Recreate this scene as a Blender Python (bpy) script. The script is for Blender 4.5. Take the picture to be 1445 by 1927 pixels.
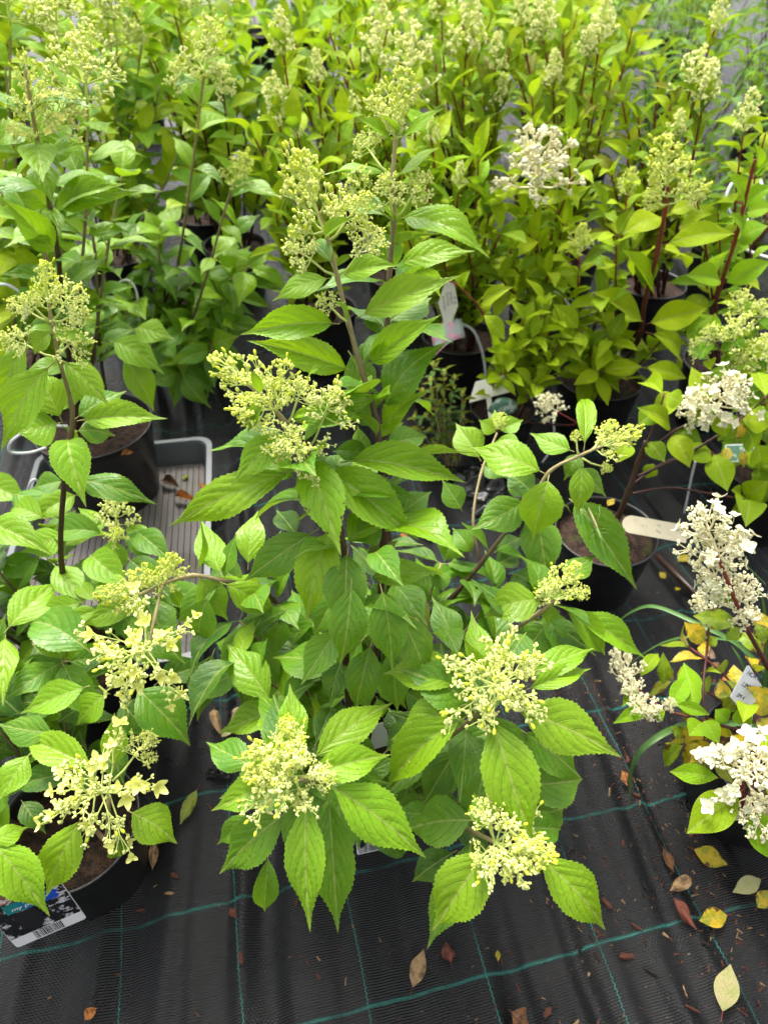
import bpy, math, random
import numpy as np
from mathutils import Vector, Matrix

for o in list(bpy.data.objects): bpy.data.objects.remove(o)
scene = bpy.context.scene
COL = scene.collection
R_ = math.radians
rnd = random.Random(7)

# ------------------------------------------------------------------ camera, sky, sun, exposure
CAM_H, PITCH, FPX = 1.4, 43.0, 1350.0
cd = bpy.data.cameras.new('camera'); cam = bpy.data.objects.new('camera', cd); COL.objects.link(cam)
cam.location = (0, 0, CAM_H); cam.rotation_euler = (R_(90 - PITCH), 0, 0)
cd.sensor_fit = 'VERTICAL'; cd.sensor_height = 36.0; cd.lens = 36.0 * FPX / 1927.0
cd.clip_start = 0.02; cd.clip_end = 300
cd.dof.use_dof = True; cd.dof.focus_distance = 0.98; cd.dof.aperture_fstop = 5.0
scene.camera = cam

SUN_EL, SUN_AZ = 58.0, 18.0          # azimuth from +Y towards -X: the bright part of the cloud is beyond the plants, a little left
world = bpy.data.worlds.new('World'); scene.world = world; world.use_nodes = True
wn, wl = world.node_tree.nodes, world.node_tree.links
wn.clear()
sky = wn.new('ShaderNodeTexSky'); sky.sky_type = 'NISHITA'; sky.sun_disc = False
sky.sun_elevation = R_(SUN_EL); sky.sun_rotation = R_(-SUN_AZ)
sky.air_density = 1.0; sky.dust_density = 6.0; sky.ozone_density = 1.0
hs = wn.new('ShaderNodeHueSaturation'); hs.inputs['Saturation'].default_value = 0.10   # overcast: cloud-white
bg = wn.new('ShaderNodeBackground'); bg.inputs['Strength'].default_value = 0.15
wo = wn.new('ShaderNodeOutputWorld')
wl.new(sky.outputs[0], hs.inputs['Color']); wl.new(hs.outputs[0], bg.inputs['Color']); wl.new(bg.outputs[0], wo.inputs['Surface'])
ld = bpy.data.lights.new('sun', 'SUN'); ld.energy = 1.5; ld.angle = R_(20); ld.color = (1.0, 0.93, 0.80)
sun = bpy.data.objects.new('sun', ld); COL.objects.link(sun)
sd = Vector((-math.sin(R_(SUN_AZ)) * math.cos(R_(SUN_EL)), math.cos(R_(SUN_AZ)) * math.cos(R_(SUN_EL)), math.sin(R_(SUN_EL))))
sun.rotation_euler = sd.to_track_quat('Z', 'Y').to_euler(); sun.location = sd * 20
scene.view_settings.view_transform = 'Standard'; scene.view_settings.look = 'None'
scene.view_settings.exposure = 1.45; scene.view_settings.gamma = 1.0
scene.view_settings.use_curve_mapping = False
scene.render.engine = 'CYCLES'
try:
    scene.cycles.max_bounces = 8; scene.cycles.diffuse_bounces = 6; scene.cycles.glossy_bounces = 2; scene.cycles.transmission_bounces = 4; scene.cycles.transparent_max_bounces = 4
    scene.cycles.use_adaptive_sampling = True; scene.cycles.adaptive_threshold = 0.03; scene.cycles.use_denoising = True
except Exception: pass

# ------------------------------------------------------------------ picture point -> place in the world
_p = R_(PITCH)
_F = Vector((0, math.cos(_p), -math.sin(_p))); _U = Vector((0, math.sin(_p), math.cos(_p))); _Rt = Vector((1, 0, 0))
EYE = Vector((0, 0, CAM_H))
def P(px, py, z=None, Y=None):
    d = _F + _Rt * ((px - 722.5) / FPX) - _U * ((py - 963.5) / FPX)
    t = (z - CAM_H) / d.z if z is not None else Y / d.y
    return EYE + d * t
def depth(v): return (v - EYE).dot(_F)
def pxm(v, n): return n * depth(v) / FPX      # n picture pixels at v in metres

# ------------------------------------------------------------------ node helpers
class NT:
    def __init__(s, name):
        s.m = bpy.data.materials.new(name); s.m.use_nodes = True
        s.t = s.m.node_tree; s.n = s.t.nodes; s.n.clear()
        s.out = s.n.new('ShaderNodeOutputMaterial')
    def node(s, ty, **k):
        n = s.n.new(ty)
        for a, v in k.items(): setattr(n, a, v)
        return n
    def put(s, sock, v):
        if isinstance(v, bpy.types.NodeSocket): s.t.links.new(v, sock)
        elif isinstance(v, (tuple, list)) and len(v) == 3 and sock.type == 'RGBA': sock.default_value = (*v, 1)
        else: sock.default_value = v
    def math(s, op, a, b=None, c=None, clamp=False):
        n = s.node('ShaderNodeMath', operation=op); n.use_clamp = clamp
        for i, v in enumerate((a, b, c)):
            if v is not None: s.put(n.inputs[i], v)
        return n.outputs[0]
    def mix(s, f, a, b, blend='MIX'):
        n = s.node('ShaderNodeMix', data_type='RGBA', blend_type=blend)
        s.put(n.inputs[0], f); s.put(n.inputs[6], a); s.put(n.inputs[7], b)
        return n.outputs[2]
    def noise(s, vec, scale, detail=3, rough=0.5, dist=0.0):
        n = s.node('ShaderNodeTexNoise')
        if vec is not None: s.put(n.inputs['Vector'], vec)
        s.put(n.inputs['Scale'], scale); n.inputs['Detail'].default_value = detail
        n.inputs['Roughness'].default_value = rough; n.inputs['Distortion'].default_value = dist
        return n.outputs['Fac']
    def ramp(s, f, lo, hi, a=0.0, b=1.0):
        n = s.node('ShaderNodeMapRange', interpolation_type='SMOOTHSTEP'); n.clamp = True
        s.put(n.inputs[0], f); n.inputs[1].default_value = lo; n.inputs[2].default_value = hi
        n.inputs[3].default_value = a; n.inputs[4].default_value = b
        return n.outputs[0]
    def bump(s, h, strength=0.3, dist=0.002, nrm=None):
        n = s.node('ShaderNodeBump'); n.inputs['Strength'].default_value = strength; n.inputs['Distance'].default_value = dist
        s.put(n.inputs['Height'], h)
        if nrm is not None: s.put(n.inputs['Normal'], nrm)
        return n.outputs[0]
    def bsdf(s, color, rough=0.5, spec=0.5, normal=None, **k):
        n = s.node('ShaderNodeBsdfPrincipled')
        s.put(n.inputs['Base Color'], color); s.put(n.inputs['Roughness'], rough); s.put(n.inputs['Specular IOR Level'], spec)
        if normal is not None: s.put(n.inputs['Normal'], normal)
        for a, v in k.items(): s.put(n.inputs[a], v)
        return n.outputs[0]
    def done(s, shader):
        s.t.links.new(shader, s.out.inputs['Surface']); return s.m
    def obj(s): return s.node('ShaderNodeTexCoord').outputs['Object']
    def attr(s, name): return s.node('ShaderNodeAttribute', attribute_name=name)

def leaf_material(name, kind, sheen=1.0):
    """kind: fresh / spotted / yellow / dry; the leaf's own tint comes from the object colour"""
    s = NT(name)
    oi = s.node('ShaderNodeObjectInfo')
    uv = s.node('ShaderNodeUVMap', uv_map='norm'); sep = s.node('ShaderNodeSeparateXYZ'); s.put(sep.inputs[0], uv.outputs[0])
    uvr = s.node('ShaderNodeUVMap', uv_map='real'); sepr = s.node('ShaderNodeSeparateXYZ'); s.put(sepr.inputs[0], uvr.outputs[0])
    u = s.math('ABSOLUTE', s.math('SUBTRACT', s.math('MULTIPLY', sep.outputs[0], 2.0), 1.0)); t = sep.outputs[1]
    x = s.math('ABSOLUTE', s.math('SUBTRACT', sepr.outputs[0], 0.5))
    vc = s.math('MULTIPLY', s.math('SUBTRACT', s.math('SUBTRACT', t, s.math('MULTIPLY', u, 0.27)), s.math('MULTIPLY', s.math('MULTIPLY', u, u), 0.17)), 6.2)
    fr = s.math('ABSOLUTE', s.math('SUBTRACT', s.math('FRACT', s.math('ADD', vc, 0.5)), 0.5))   # 0 on a side vein
    lat = s.ramp(fr, 0.012, 0.058, 1.0, 0.0)
    lat = s.math('MULTIPLY', lat, s.ramp(u, 0.75, 1.0, 1.0, 0.0))
    mid = s.ramp(x, 0.0055, 0.0125, 1.0, 0.0)
    # offset the texture per object so alike leaves differ
    off = s.node('ShaderNodeVectorMath', operation='ADD'); s.put(off.inputs[0], uvr.outputs[0])
    cx = s.node('ShaderNodeCombineXYZ'); r37 = s.math('MULTIPLY', oi.outputs['Random'], 37.0); s.put(cx.inputs[0], r37); s.put(cx.inputs[1], r37); s.put(off.inputs[1], cx.outputs[0])
    q = off.outputs[0]
    na = s.node('ShaderNodeTexNoise'); s.put(na.inputs['Vector'], q); na.inputs['Scale'].default_value = 4.0; na.inputs['Detail'].default_value = 3; na.inputs['Roughness'].default_value = 0.6
    nc = s.node('ShaderNodeSeparateColor'); s.put(nc.inputs[0], na.outputs['Color']); n1, nw, ns = nc.outputs[0], nc.outputs[1], nc.outputs[2]
    n2 = s.noise(q, 30, 2, 0.6)
    base = oi.outputs['Color']
    if kind in ('fresh', 'spotted', 'yellow'):
        col = s.mix(s.ramp(n1, 0.38, 0.68), base, s.mix(0.35, base, (0.22, 0.36, 0.010)))
        col = s.mix(s.math('MULTIPLY', s.ramp(n2, 0.45, 0.7), 0.22), col, s.mix(0.5, base, (0.02, 0.08, 0.008)))
        if kind == 'yellow':
            g = s.ramp(n1, 0.42, 0.6)
            col = s.mix(s.math('MULTIPLY', g, 0.55), col, (0.14, 0.22, 0.015))
        if kind in ('spotted', 'yellow'):
            n3 = s.noise(q, 9.0, 4, 0.65) if kind == 'spotted' else ns
            edge = s.math('MULTIPLY', s.ramp(u, 0.35, 1.0), 0.10 if kind == 'spotted' else 0.16)
            col = s.mix(s.ramp(s.math('ADD', n3, edge), 0.665, 0.71), col, (0.085, 0.022, 0.008))
        vein = s.mix(0.5, base, (0.34, 0.42, 0.09))
        col = s.mix(s.math('MULTIPLY', lat, 0.36), col, vein)
        col = s.mix(s.math('MULTIPLY', mid, 0.85), col, s.mix(0.45, vein, (0.42, 0.44, 0.14)))
        rim = s.ramp(u, 0.955, 0.99)
        col = s.mix(s.math('MULTIPLY', rim, 0.6), col, s.mix(0.5, base, (0.36, 0.44, 0.10)))
    else:
        n3 = ns
        col = s.mix(s.ramp(n3, 0.42, 0.66), base, s.mix(0.75, base, (0.03, 0.012, 0.006)))
        col = s.mix(s.math('MULTIPLY', lat, 0.5), col, s.mix(0.6, base, (0.05, 0.02, 0.008)))
        col = s.mix(s.math('MULTIPLY', mid, 0.7), col, s.mix(0.3, base, (0.35, 0.2, 0.09)))
    geo = s.node('ShaderNodeNewGeometry')
    back = s.mix(0.42, col, (0.20, 0.29, 0.10)) if kind != 'dry' else col
    col2 = s.mix(geo.outputs['Backfacing'], col, back)
    # fine puckering between the veinlets, deeper along the veins
    hgt = s.math('ADD', s.math('MULTIPLY', lat, -0.8), s.math('MULTIPLY', n2, 0.7))
    nb = s.bump(hgt, 0.75 if kind != 'dry' else 0.9, 0.0016)
    wet = s.ramp(nw, 0.48, 0.64)
    rough = s.math('ADD', s.math('MULTIPLY', wet, -0.20), 0.46 if kind != 'dry' else 0.62)
    pr = s.bsdf(col2, s.math('ADD', rough, 0.3 * (1 - sheen)), 0.42 * sheen if kind != 'dry' else 0.3, nb)
    tr = s.node('ShaderNodeBsdfTranslucent')
    s.put(tr.inputs['Color'], s.mix(0.45, col, (0.36, 0.52, 0.008) if kind != 'dry' else (0.3, 0.16, 0.05))); s.put(tr.inputs['Normal'], nb)
    ms = s.node('ShaderNodeMixShader'); ms.inputs[0].default_value = 0.36 if kind != 'dry' else 0.12
    s.put(ms.inputs[1], pr); s.put(ms.inputs[2], tr.outputs[0])
    return s.done(ms.outputs[0])

def plain(name, color, rough=0.5, spec=0.5, nscale=None, namt=0.25, bump=0.0, dark=None):
    s = NT(name)
    if nscale:
        f = s.noise(s.obj(), nscale, 4, 0.6)
        dk = dark if dark else tuple(c * 0.45 for c in color)
        col = s.mix(s.math('MULTIPLY', s.ramp(f, 0.4, 0.68), namt * 2), color, dk)
        nb = s.bump(f, bump, 0.002) if bump else None
    else: col, nb = color, None
    return s.done(s.bsdf(col, rough, spec, nb))

def tone_material(name, a, b, rough=0.5, trans=0.0):
    s = NT(name)
    f = s.attr('tone').outputs['Fac']
    col = s.mix(f, a, b)
    nz = s.noise(s.obj(), 160, 2)
    col = s.mix(s.math('MULTIPLY', nz, 0.2), col, tuple(c * 0.8 for c in b))
    sh = s.bsdf(col, rough, 0.35)
    if trans:
        tr = s.node('ShaderNodeBsdfTranslucent'); s.put(tr.inputs['Color'], col)
        ms = s.node('ShaderNodeMixShader'); ms.inputs[0].default_value = trans
        s.put(ms.inputs[1], sh); s.put(ms.inputs[2], tr.outputs[0]); sh = ms.outputs[0]
    return s.done(sh)

def stem_material(name, old, young):
    s = NT(name)
    f = s.attr('tone').outputs['Fac']
    col = s.mix(s.ramp(f, 0.25, 0.85), old, young)
    nz = s.noise(s.obj(), 120, 4, 0.7)
    col = s.mix(s.math('MULTIPLY', s.ramp(nz, 0.45, 0.65), s.math('SUBTRACT', 0.6, s.math('MULTIPLY', f, 0.5))), col, tuple(c * 0.4 for c in old))
    return s.done(s.bsdf(col, 0.55, 0.35, s.bump(nz, 0.4, 0.001)))

M = {}
M['leaf'] = leaf_material('leaf_green', 'fresh')
M['leaf_soft'] = leaf_material('leaf_green_matt', 'fresh', 0.35)
M['leaf_spot'] = leaf_material('leaf_spotted', 'spotted')
M['leaf_yellow'] = leaf_material('leaf_yellowing', 'yellow')
M['leaf_dry'] = leaf_material('leaf_dry', 'dry')
M['petiole'] = plain('petiole', (0.26, 0.27, 0.07), 0.5, 0.4)
M['petiole_red'] = plain('petiole_red', (0.20, 0.035, 0.025), 0.5, 0.4)
M['petiole_dry'] = plain('petiole_dry', (0.12, 0.035, 0.025), 0.6, 0.3)
M['stem'] = stem_material('stem_tan', (0.055, 0.028, 0.015), (0.34, 0.28, 0.13))
M['stem_red'] = stem_material('stem_red', (0.045, 0.013, 0.011), (0.22, 0.035, 0.028))
M['stalk'] = plain('flower_stalk', (0.58, 0.66, 0.20), 0.5, 0.35)
M['stalk_pink'] = plain('flower_stalk_cream', (0.78, 0.72, 0.46), 0.5, 0.35)
M['bud'] = tone_material('buds_lime', (0.84, 0.86, 0.38), (0.62, 0.71, 0.045), 0.45)
M['bud_white'] = tone_material('buds_white', (0.82, 0.79, 0.54), (0.80, 0.75, 0.44), 0.5)
M['bud_far'] = tone_material('buds_cream', (0.90, 0.89, 0.50), (0.84, 0.86, 0.24), 0.5)
M['petal_yellow'] = tone_material('petals_yellow', (0.88, 0.88, 0.32), (0.80, 0.82, 0.16), 0.5, 0.2)
M['petal_white'] = tone_material('petals_white', (0.78, 0.77, 0.60), (0.74, 0.74, 0.44), 0.5, 0.2)
M['pot'] = plain('pot_black', (0.012, 0.012, 0.013), 0.38, 0.5, 18, 0.2, 0.05, (0.03, 0.028, 0.025))
M['white_tube'] = plain('tube_white', (0.62, 0.63, 0.63), 0.35, 0.5)
M['grey_plastic'] = plain('plastic_grey', (0.095, 0.108, 0.118), 0.38, 0.5, 14, 0.12)
M['card_white'] = plain('card_white', (0.78, 0.79, 0.80), 0.3, 0.5)
M['card_cream'] = plain('card_cream', (0.62, 0.56, 0.40), 0.45, 0.4, 30, 0.15, 0, (0.5, 0.38, 0.2))
M['card_grey'] = plain('card_grey', (0.80, 0.77, 0.66), 0.4, 0.45, 22, 0.1)
M['ink'] = plain('ink', (0.012, 0.012, 0.014), 0.5)
M['rod'] = plain('rod_brown', (0.035, 0.016, 0.012), 0.4, 0.5, 30, 0.2)
M['grass'] = plain('grass_blade', (0.075, 0.17, 0.035), 0.45, 0.4, 40, 0.15)

def soil_material():
    s = NT('soil')
    o = s.obj(); a = s.noise(o, 60, 5, 0.7); b = s.noise(o, 220, 3, 0.7)
    col = s.mix(s.ramp(a, 0.38, 0.62), (0.012, 0.008, 0.006), (0.055, 0.028, 0.017))
    col = s.mix(s.math('MULTIPLY', s.ramp(b, 0.58, 0.7), 0.7), col, (0.13, 0.065, 0.035))
    moss = s.ramp(s.noise(o, 24, 3), 0.58, 0.68)
    col = s.mix(s.math('MULTIPLY', moss, 0.5), col, (0.04, 0.055, 0.012))
    return s.done(s.bsdf(col, 0.85, 0.25, s.bump(s.math('ADD', a, b), 0.9, 0.006)))
M['soil'] = soil_material()

# ------------------------------------------------------------------ mesh builder
def frame(d):
    d = d.normalized(); a = Vector((0, 0, 1)) if abs(d.z) < 0.95 else Vector((1, 0, 0))
    x = d.cross(a).normalized(); return x, d.cross(x).normalized()
SPH = None
def _sph():
    vs = [(0, 0, 1), (0, 0, -1)]; nl, nr = 6, 3
    for r in range(1, nr + 1):
        th = math.pi * r / (nr + 1)
        for k in range(nl):
            a = 2 * math.pi * (k + 0.5 * (r % 2)) / nl; vs.append((math.sin(th) * math.cos(a), math.sin(th) * math.sin(a), math.cos(th)))
    fs = [(0, 2 + k, 2 + (k + 1) % nl) for k in range(nl)]
    for r in range(nr - 1):
        for k in range(nl):
            a, b = 2 + r * nl + k, 2 + r * nl + (k + 1) % nl; fs.append((a, a + nl, b + nl, b))
    l = 2 + (nr - 1) * nl
    fs += [(1, l + (k + 1) % nl, l + k) for k in range(nl)]
    return [Vector(v) for v in vs], fs
SPH = _sph()
class MB:
    def __init__(s): s.v = []; s.f = []; s.m = []; s.t = []
    def add(s, vs, fs, mat=0, tone=0.0):
        b = len(s.v); s.v.extend([tuple(v) for v in vs]); s.t.extend([tone] * len(vs) if not isinstance(tone, list) else tone)
        s.f.extend([tuple(i + b for i in f) for f in fs]); s.m.extend([mat] * len(fs))
    def tube(s, pts, rad, n=6, mat=0, tone=None, cap=True):
        k = len(pts); rad = rad if isinstance(rad, (list, tuple)) else [rad] * k
        vs, ts = [], []; x = None
        for i, p in enumerate(pts):
            d = (pts[min(i + 1, k - 1)] - pts[max(i - 1, 0)])
            if d.length < 1e-9: d = Vector((0, 0, 1))
            d = d.normalized()
            if x is None: x = frame(d)[0]
            else:
                x = x - d * x.dot(d); x = x.normalized() if x.length > 1e-6 else frame(d)[0]
            y = d.cross(x)
            for j in range(n):
                a = 2 * math.pi * j / n; vs.append(p + (x * math.cos(a) + y * math.sin(a)) * rad[i]); ts.append(tone[i] if isinstance(tone, list) else (tone or 0.0))
        fs = [(i * n + j, i * n + (j + 1) % n, (i + 1) * n + (j + 1) % n, (i + 1) * n + j) for i in range(k - 1) for j in range(n)]
        if cap: fs += [tuple(range(n))[::-1], tuple(range((k - 1) * n, k * n))]
        s.add(vs, fs, mat, ts)
    def ball(s, c, r, axis=None, ry=1.0, mat=0, tone=0.0):
        if axis is None: vs = [c + v * r for v in SPH[0]]
        else:
            x, y = frame(axis); z = axis.normalized(); vs = [c + (x * v.x + y * v.y) * r + z * v.z * r * ry for v in SPH[0]]
        s.add(vs, SPH[1], mat, tone)
    def box(s, c, ax, ay, az, mat=0):
        vs = [c + ax * i + ay * j + az * k for i in (-1, 1) for j in (-1, 1) for k in (-1, 1)]
        s.add(vs, [(0, 1, 3, 2), (4, 6, 7, 5), (0, 4, 5, 1), (2, 3, 7, 6), (0, 2, 6, 4), (1, 5, 7, 3)], mat)
    def lathe(s, prof, n=40, mat=0, c=Vector((0, 0, 0))):
        vs = [c + Vector((r * math.cos(2 * math.pi * j / n), r * math.sin(2 * math.pi * j / n), z)) for r, z in prof for j in range(n)]
        k = len(prof)
        s.add(vs, [(i * n + j, i * n + (j + 1) % n, (i + 1) * n + (j + 1) % n, (i + 1) * n + j) for i in range(k - 1) for j in range(n)], mat)
    def mesh(s, name, mats, smooth=True):
        me = bpy.data.meshes.new(name); me.from_pydata(s.v, [], s.f)
        for m in mats: me.materials.append(m)
        if len(mats) > 1: me.polygons.foreach_set('material_index', s.m)
        if smooth: me.polygons.foreach_set('use_smooth', [True] * len(s.f))
        if any(s.t):
            a = me.attributes.new('tone', 'FLOAT', 'POINT'); a.data.foreach_set('value', s.t)
        me.update(); return me
def link(name, me, parent=None, mtx=None):
    o = bpy.data.objects.new(name, me); COL.objects.link(o)
    if parent is not None: o.parent = parent
    if mtx is not None: o.matrix_basis = mtx
    return o
def tag(o, label, cat, group=None):
    o['label'] = label; o['category'] = cat
    if group: o['group'] = group
    return o
def empty(name, loc):
    o = bpy.data.objects.new(name, None); COL.objects.link(o); o.location = loc; o.empty_display_size = 0.05; return o
def catmull(pts, sub=6):
    out = []; n = len(pts)
    for i in range(n - 1):
        p0, p1, p2, p3 = pts[max(i - 1, 0)], pts[i], pts[i + 1], pts[min(i + 2, n - 1)]
        for k in range(sub):
            t = k / sub
            out.append(0.5 * ((2 * p1) + (p2 - p0) * t + (2 * p0 - 5 * p1 + 4 * p2 - p3) * t * t + (3 * p1 - p0 - 3 * p2 + p3) * t ** 3))
    out.append(pts[-1].copy()); return out
_vn = {}
def vnoise(x, y, seed=0):
    if seed not in _vn: _vn[seed] = np.random.RandomState(seed).rand(256, 256)
    g = _vn[seed]; xi = np.floor(x).astype(int); yi = np.floor(y).astype(int); fx = x - xi; fy = y - yi
    fx = fx * fx * (3 - 2 * fx); fy = fy * fy * (3 - 2 * fy)
    a = g[xi % 256, yi % 256]; b = g[(xi + 1) % 256, yi % 256]; c = g[xi % 256, (yi + 1) % 256]; d = g[(xi + 1) % 256, (yi + 1) % 256]
    return (a * (1 - fx) + b * fx) * (1 - fy) + (c * (1 - fx) + d * fx) * fy - 0.5

# ------------------------------------------------------------------ ground: woven weed fabric with stitched teal lines
GA = R_(13.0)
def fabric_material():
    s = NT('weed_fabric')
    mp = s.node('ShaderNodeMapping'); s.put(mp.inputs['Vector'], s.obj()); mp.inputs['Rotation'].default_value = (0, 0, -GA)
    sp = s.node('ShaderNodeSeparateXYZ'); s.put(sp.inputs[0], mp.outputs[0])
    wob = s.math('MULTIPLY', s.math('SUBTRACT', s.noise(mp.outputs[0], 3.0, 2), 0.5), 0.022)
    u = s.math('ADD', sp.outputs[0], wob); v = s.math('ADD', sp.outputs[1], s.math('MULTIPLY', wob, 0.7))
    # weave: flat tapes, warp and weft
    rib = s.math('SINE', s.math('MULTIPLY', v, 2 * math.pi / 0.0042))
    wav = s.math('SINE', s.math('ADD', s.math('MULTIPLY', u, 2 * math.pi / 0.0062), s.math('MULTIPLY', s.math('FLOOR', s.math('DIVIDE', v, 0.0042)), math.pi)))
    h = s.math('ADD', rib, s.math('MULTIPLY', wav, 0.28))
    n1 = s.noise(mp.outputs[0], 5, 4, 0.6); n2 = s.noise(mp.outputs[0], 420, 2, 0.5)
    st = s.node('ShaderNodeVectorMath', operation='MULTIPLY'); s.put(st.inputs[0], mp.outputs[0]); st.inputs[1].default_value = (46, 3.0, 1)
    n3 = s.noise(st.outputs[0], 1.0, 3, 0.6)
    base = s.mix(s.ramp(s.math('ADD', h, s.math('MULTIPLY', n2, 1.6)), 0.0, 2.2), (0.0003, 0.0003, 0.0004), (0.0100, 0.0104, 0.0128))
    base = s.mix(s.math('MULTIPLY', s.ramp(n1, 0.5, 0.72), 0.45), base, (0.010, 0.009, 0.008))
    base = s.mix(s.math('MULTIPLY', s.ramp(n3, 0.62, 0.8), 0.35), base, (0.022, 0.0225, 0.026))  # pale streaks along the folds: their sheen painted into the colour
    # lines running away from us: a single zig-zag thread every 203 mm
    zz = s.math('MULTIPLY', s.math('PINGPONG', v, 0.0045), 0.45)
    du = s.math('SUBTRACT', s.math('PINGPONG', s.math('ADD', s.math('SUBTRACT', u, 0.045), s.math('SUBTRACT', zz, 0.001)), 0.1015), 0.0)
    thr = s.ramp(du, 0.0008, 0.0014, 1.0, 0.0)
    # lines across: a ladder band every 214 mm
    dv = s.math('PINGPONG', s.math('SUBTRACT', v, 0.091), 0.107)
    band = s.ramp(dv, 0.0033, 0.0039, 1.0, 0.0)
    lad = s.math('MAXIMUM', s.ramp(s.math('SINE', s.math('MULTIPLY', u, 2 * math.pi / 0.0036)), -0.1, 0.5), s.ramp(s.math('ABSOLUTE', s.math('SUBTRACT', dv, 0.0)), 0.0006, 0.0012, 1.0, 0.0))
    cross = s.math('MULTIPLY', band, lad)
    wear = s.ramp(s.noise(mp.outputs[0], 14, 4, 0.6), 0.34, 0.56, 0.25, 1.0)
    line = s.math('MULTIPLY', s.math('MAXIMUM', thr, cross), wear)
    col = s.mix(s.math('MULTIPLY', line, 0.9), base, (0.018, 0.135, 0.115))
    nb = s.bump(s.math('ADD', h, s.math('MULTIPLY', line, 1.5)), 0.8, 0.0009)
    wet = s.ramp(n1, 0.35, 0.65, 0.25, 0.40)
    return s.done(s.bsdf(col, wet, 0.36, nb))
M['fabric'] = fabric_material()

def axis_steps(lo, hi, fine_lo, fine_hi, fine, grow=1.25):
    a = list(np.arange(fine_lo, fine_hi + 1e-6, fine)); st = fine; x = fine_hi
    while x < hi: st *= grow; x += st; a.append(min(x, hi))
    st = fine; x = fine_lo
    while x > lo: st *= grow; x -= st; a.insert(0, max(x, lo))
    return np.array(a)
def ground_z(X, Y):
    u = math.cos(GA) * X + math.sin(GA) * Y; v = -math.sin(GA) * X + math.cos(GA) * Y
    w = u + 0.03 * np.sin(v * 2.1 + 1.0) + 0.02 * np.sin(v * 5.3)
    z = 0.026 * vnoise(w * 17 + 40, v * 1.6 + 20, 1) + 0.017 * vnoise(w * 37 + 10, v * 2.0 + 5, 2) + 0.012 * vnoise(w * 4 + 7, v * 2.6 + 3, 3)
    z += 0.0032 * vnoise(w * 80, v * 6, 4) + 0.002 * vnoise(w * 20, v * 22, 5)
    z += 0.020 * (np.abs(vnoise(w * 8.5 + 3, v * 1.3 + 11, 6)) ** 0.8) + 0.010 * np.abs(vnoise(w * 21 + 5, v * 2.2 + 31, 8))
    return z - 0.012
gx = axis_steps(-60, 60, -1.15, 1.15, 0.0095, 1.2); gy = axis_steps(-12, 90, 0.18, 2.3, 0.0105, 1.2)
X, Y = np.meshgrid(gx, gy); Z = ground_z(X, Y)
far = np.clip((np.abs(X) - 3) / 3, 0, 1) + np.clip((Y - 5) / 4, 0, 1); Z = np.where(far > 0, Z * np.clip(1 - far, 0, 1), Z)
nx_, ny_ = len(gx), len(gy)
idx = np.arange(nx_ * ny_).reshape(ny_, nx_)
fc = np.stack([idx[:-1, :-1], idx[:-1, 1:], idx[1:, 1:], idx[1:, :-1]], -1).reshape(-1, 4)
gm = bpy.data.meshes.new('ground'); gm.from_pydata(np.stack([X, Y, Z], -1).reshape(-1, 3).tolist(), [], fc.tolist())
gm.polygons.foreach_set('use_smooth', [True] * len(fc)); gm.materials.append(M['fabric'])
ground = link('ground', gm); ground['kind'] = 'structure'; ground['label'] = 'black woven weed fabric with teal stitched grid lines'
def gz(x, y): return float(ground_z(np.array([x]), np.array([y]))[0])

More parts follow.
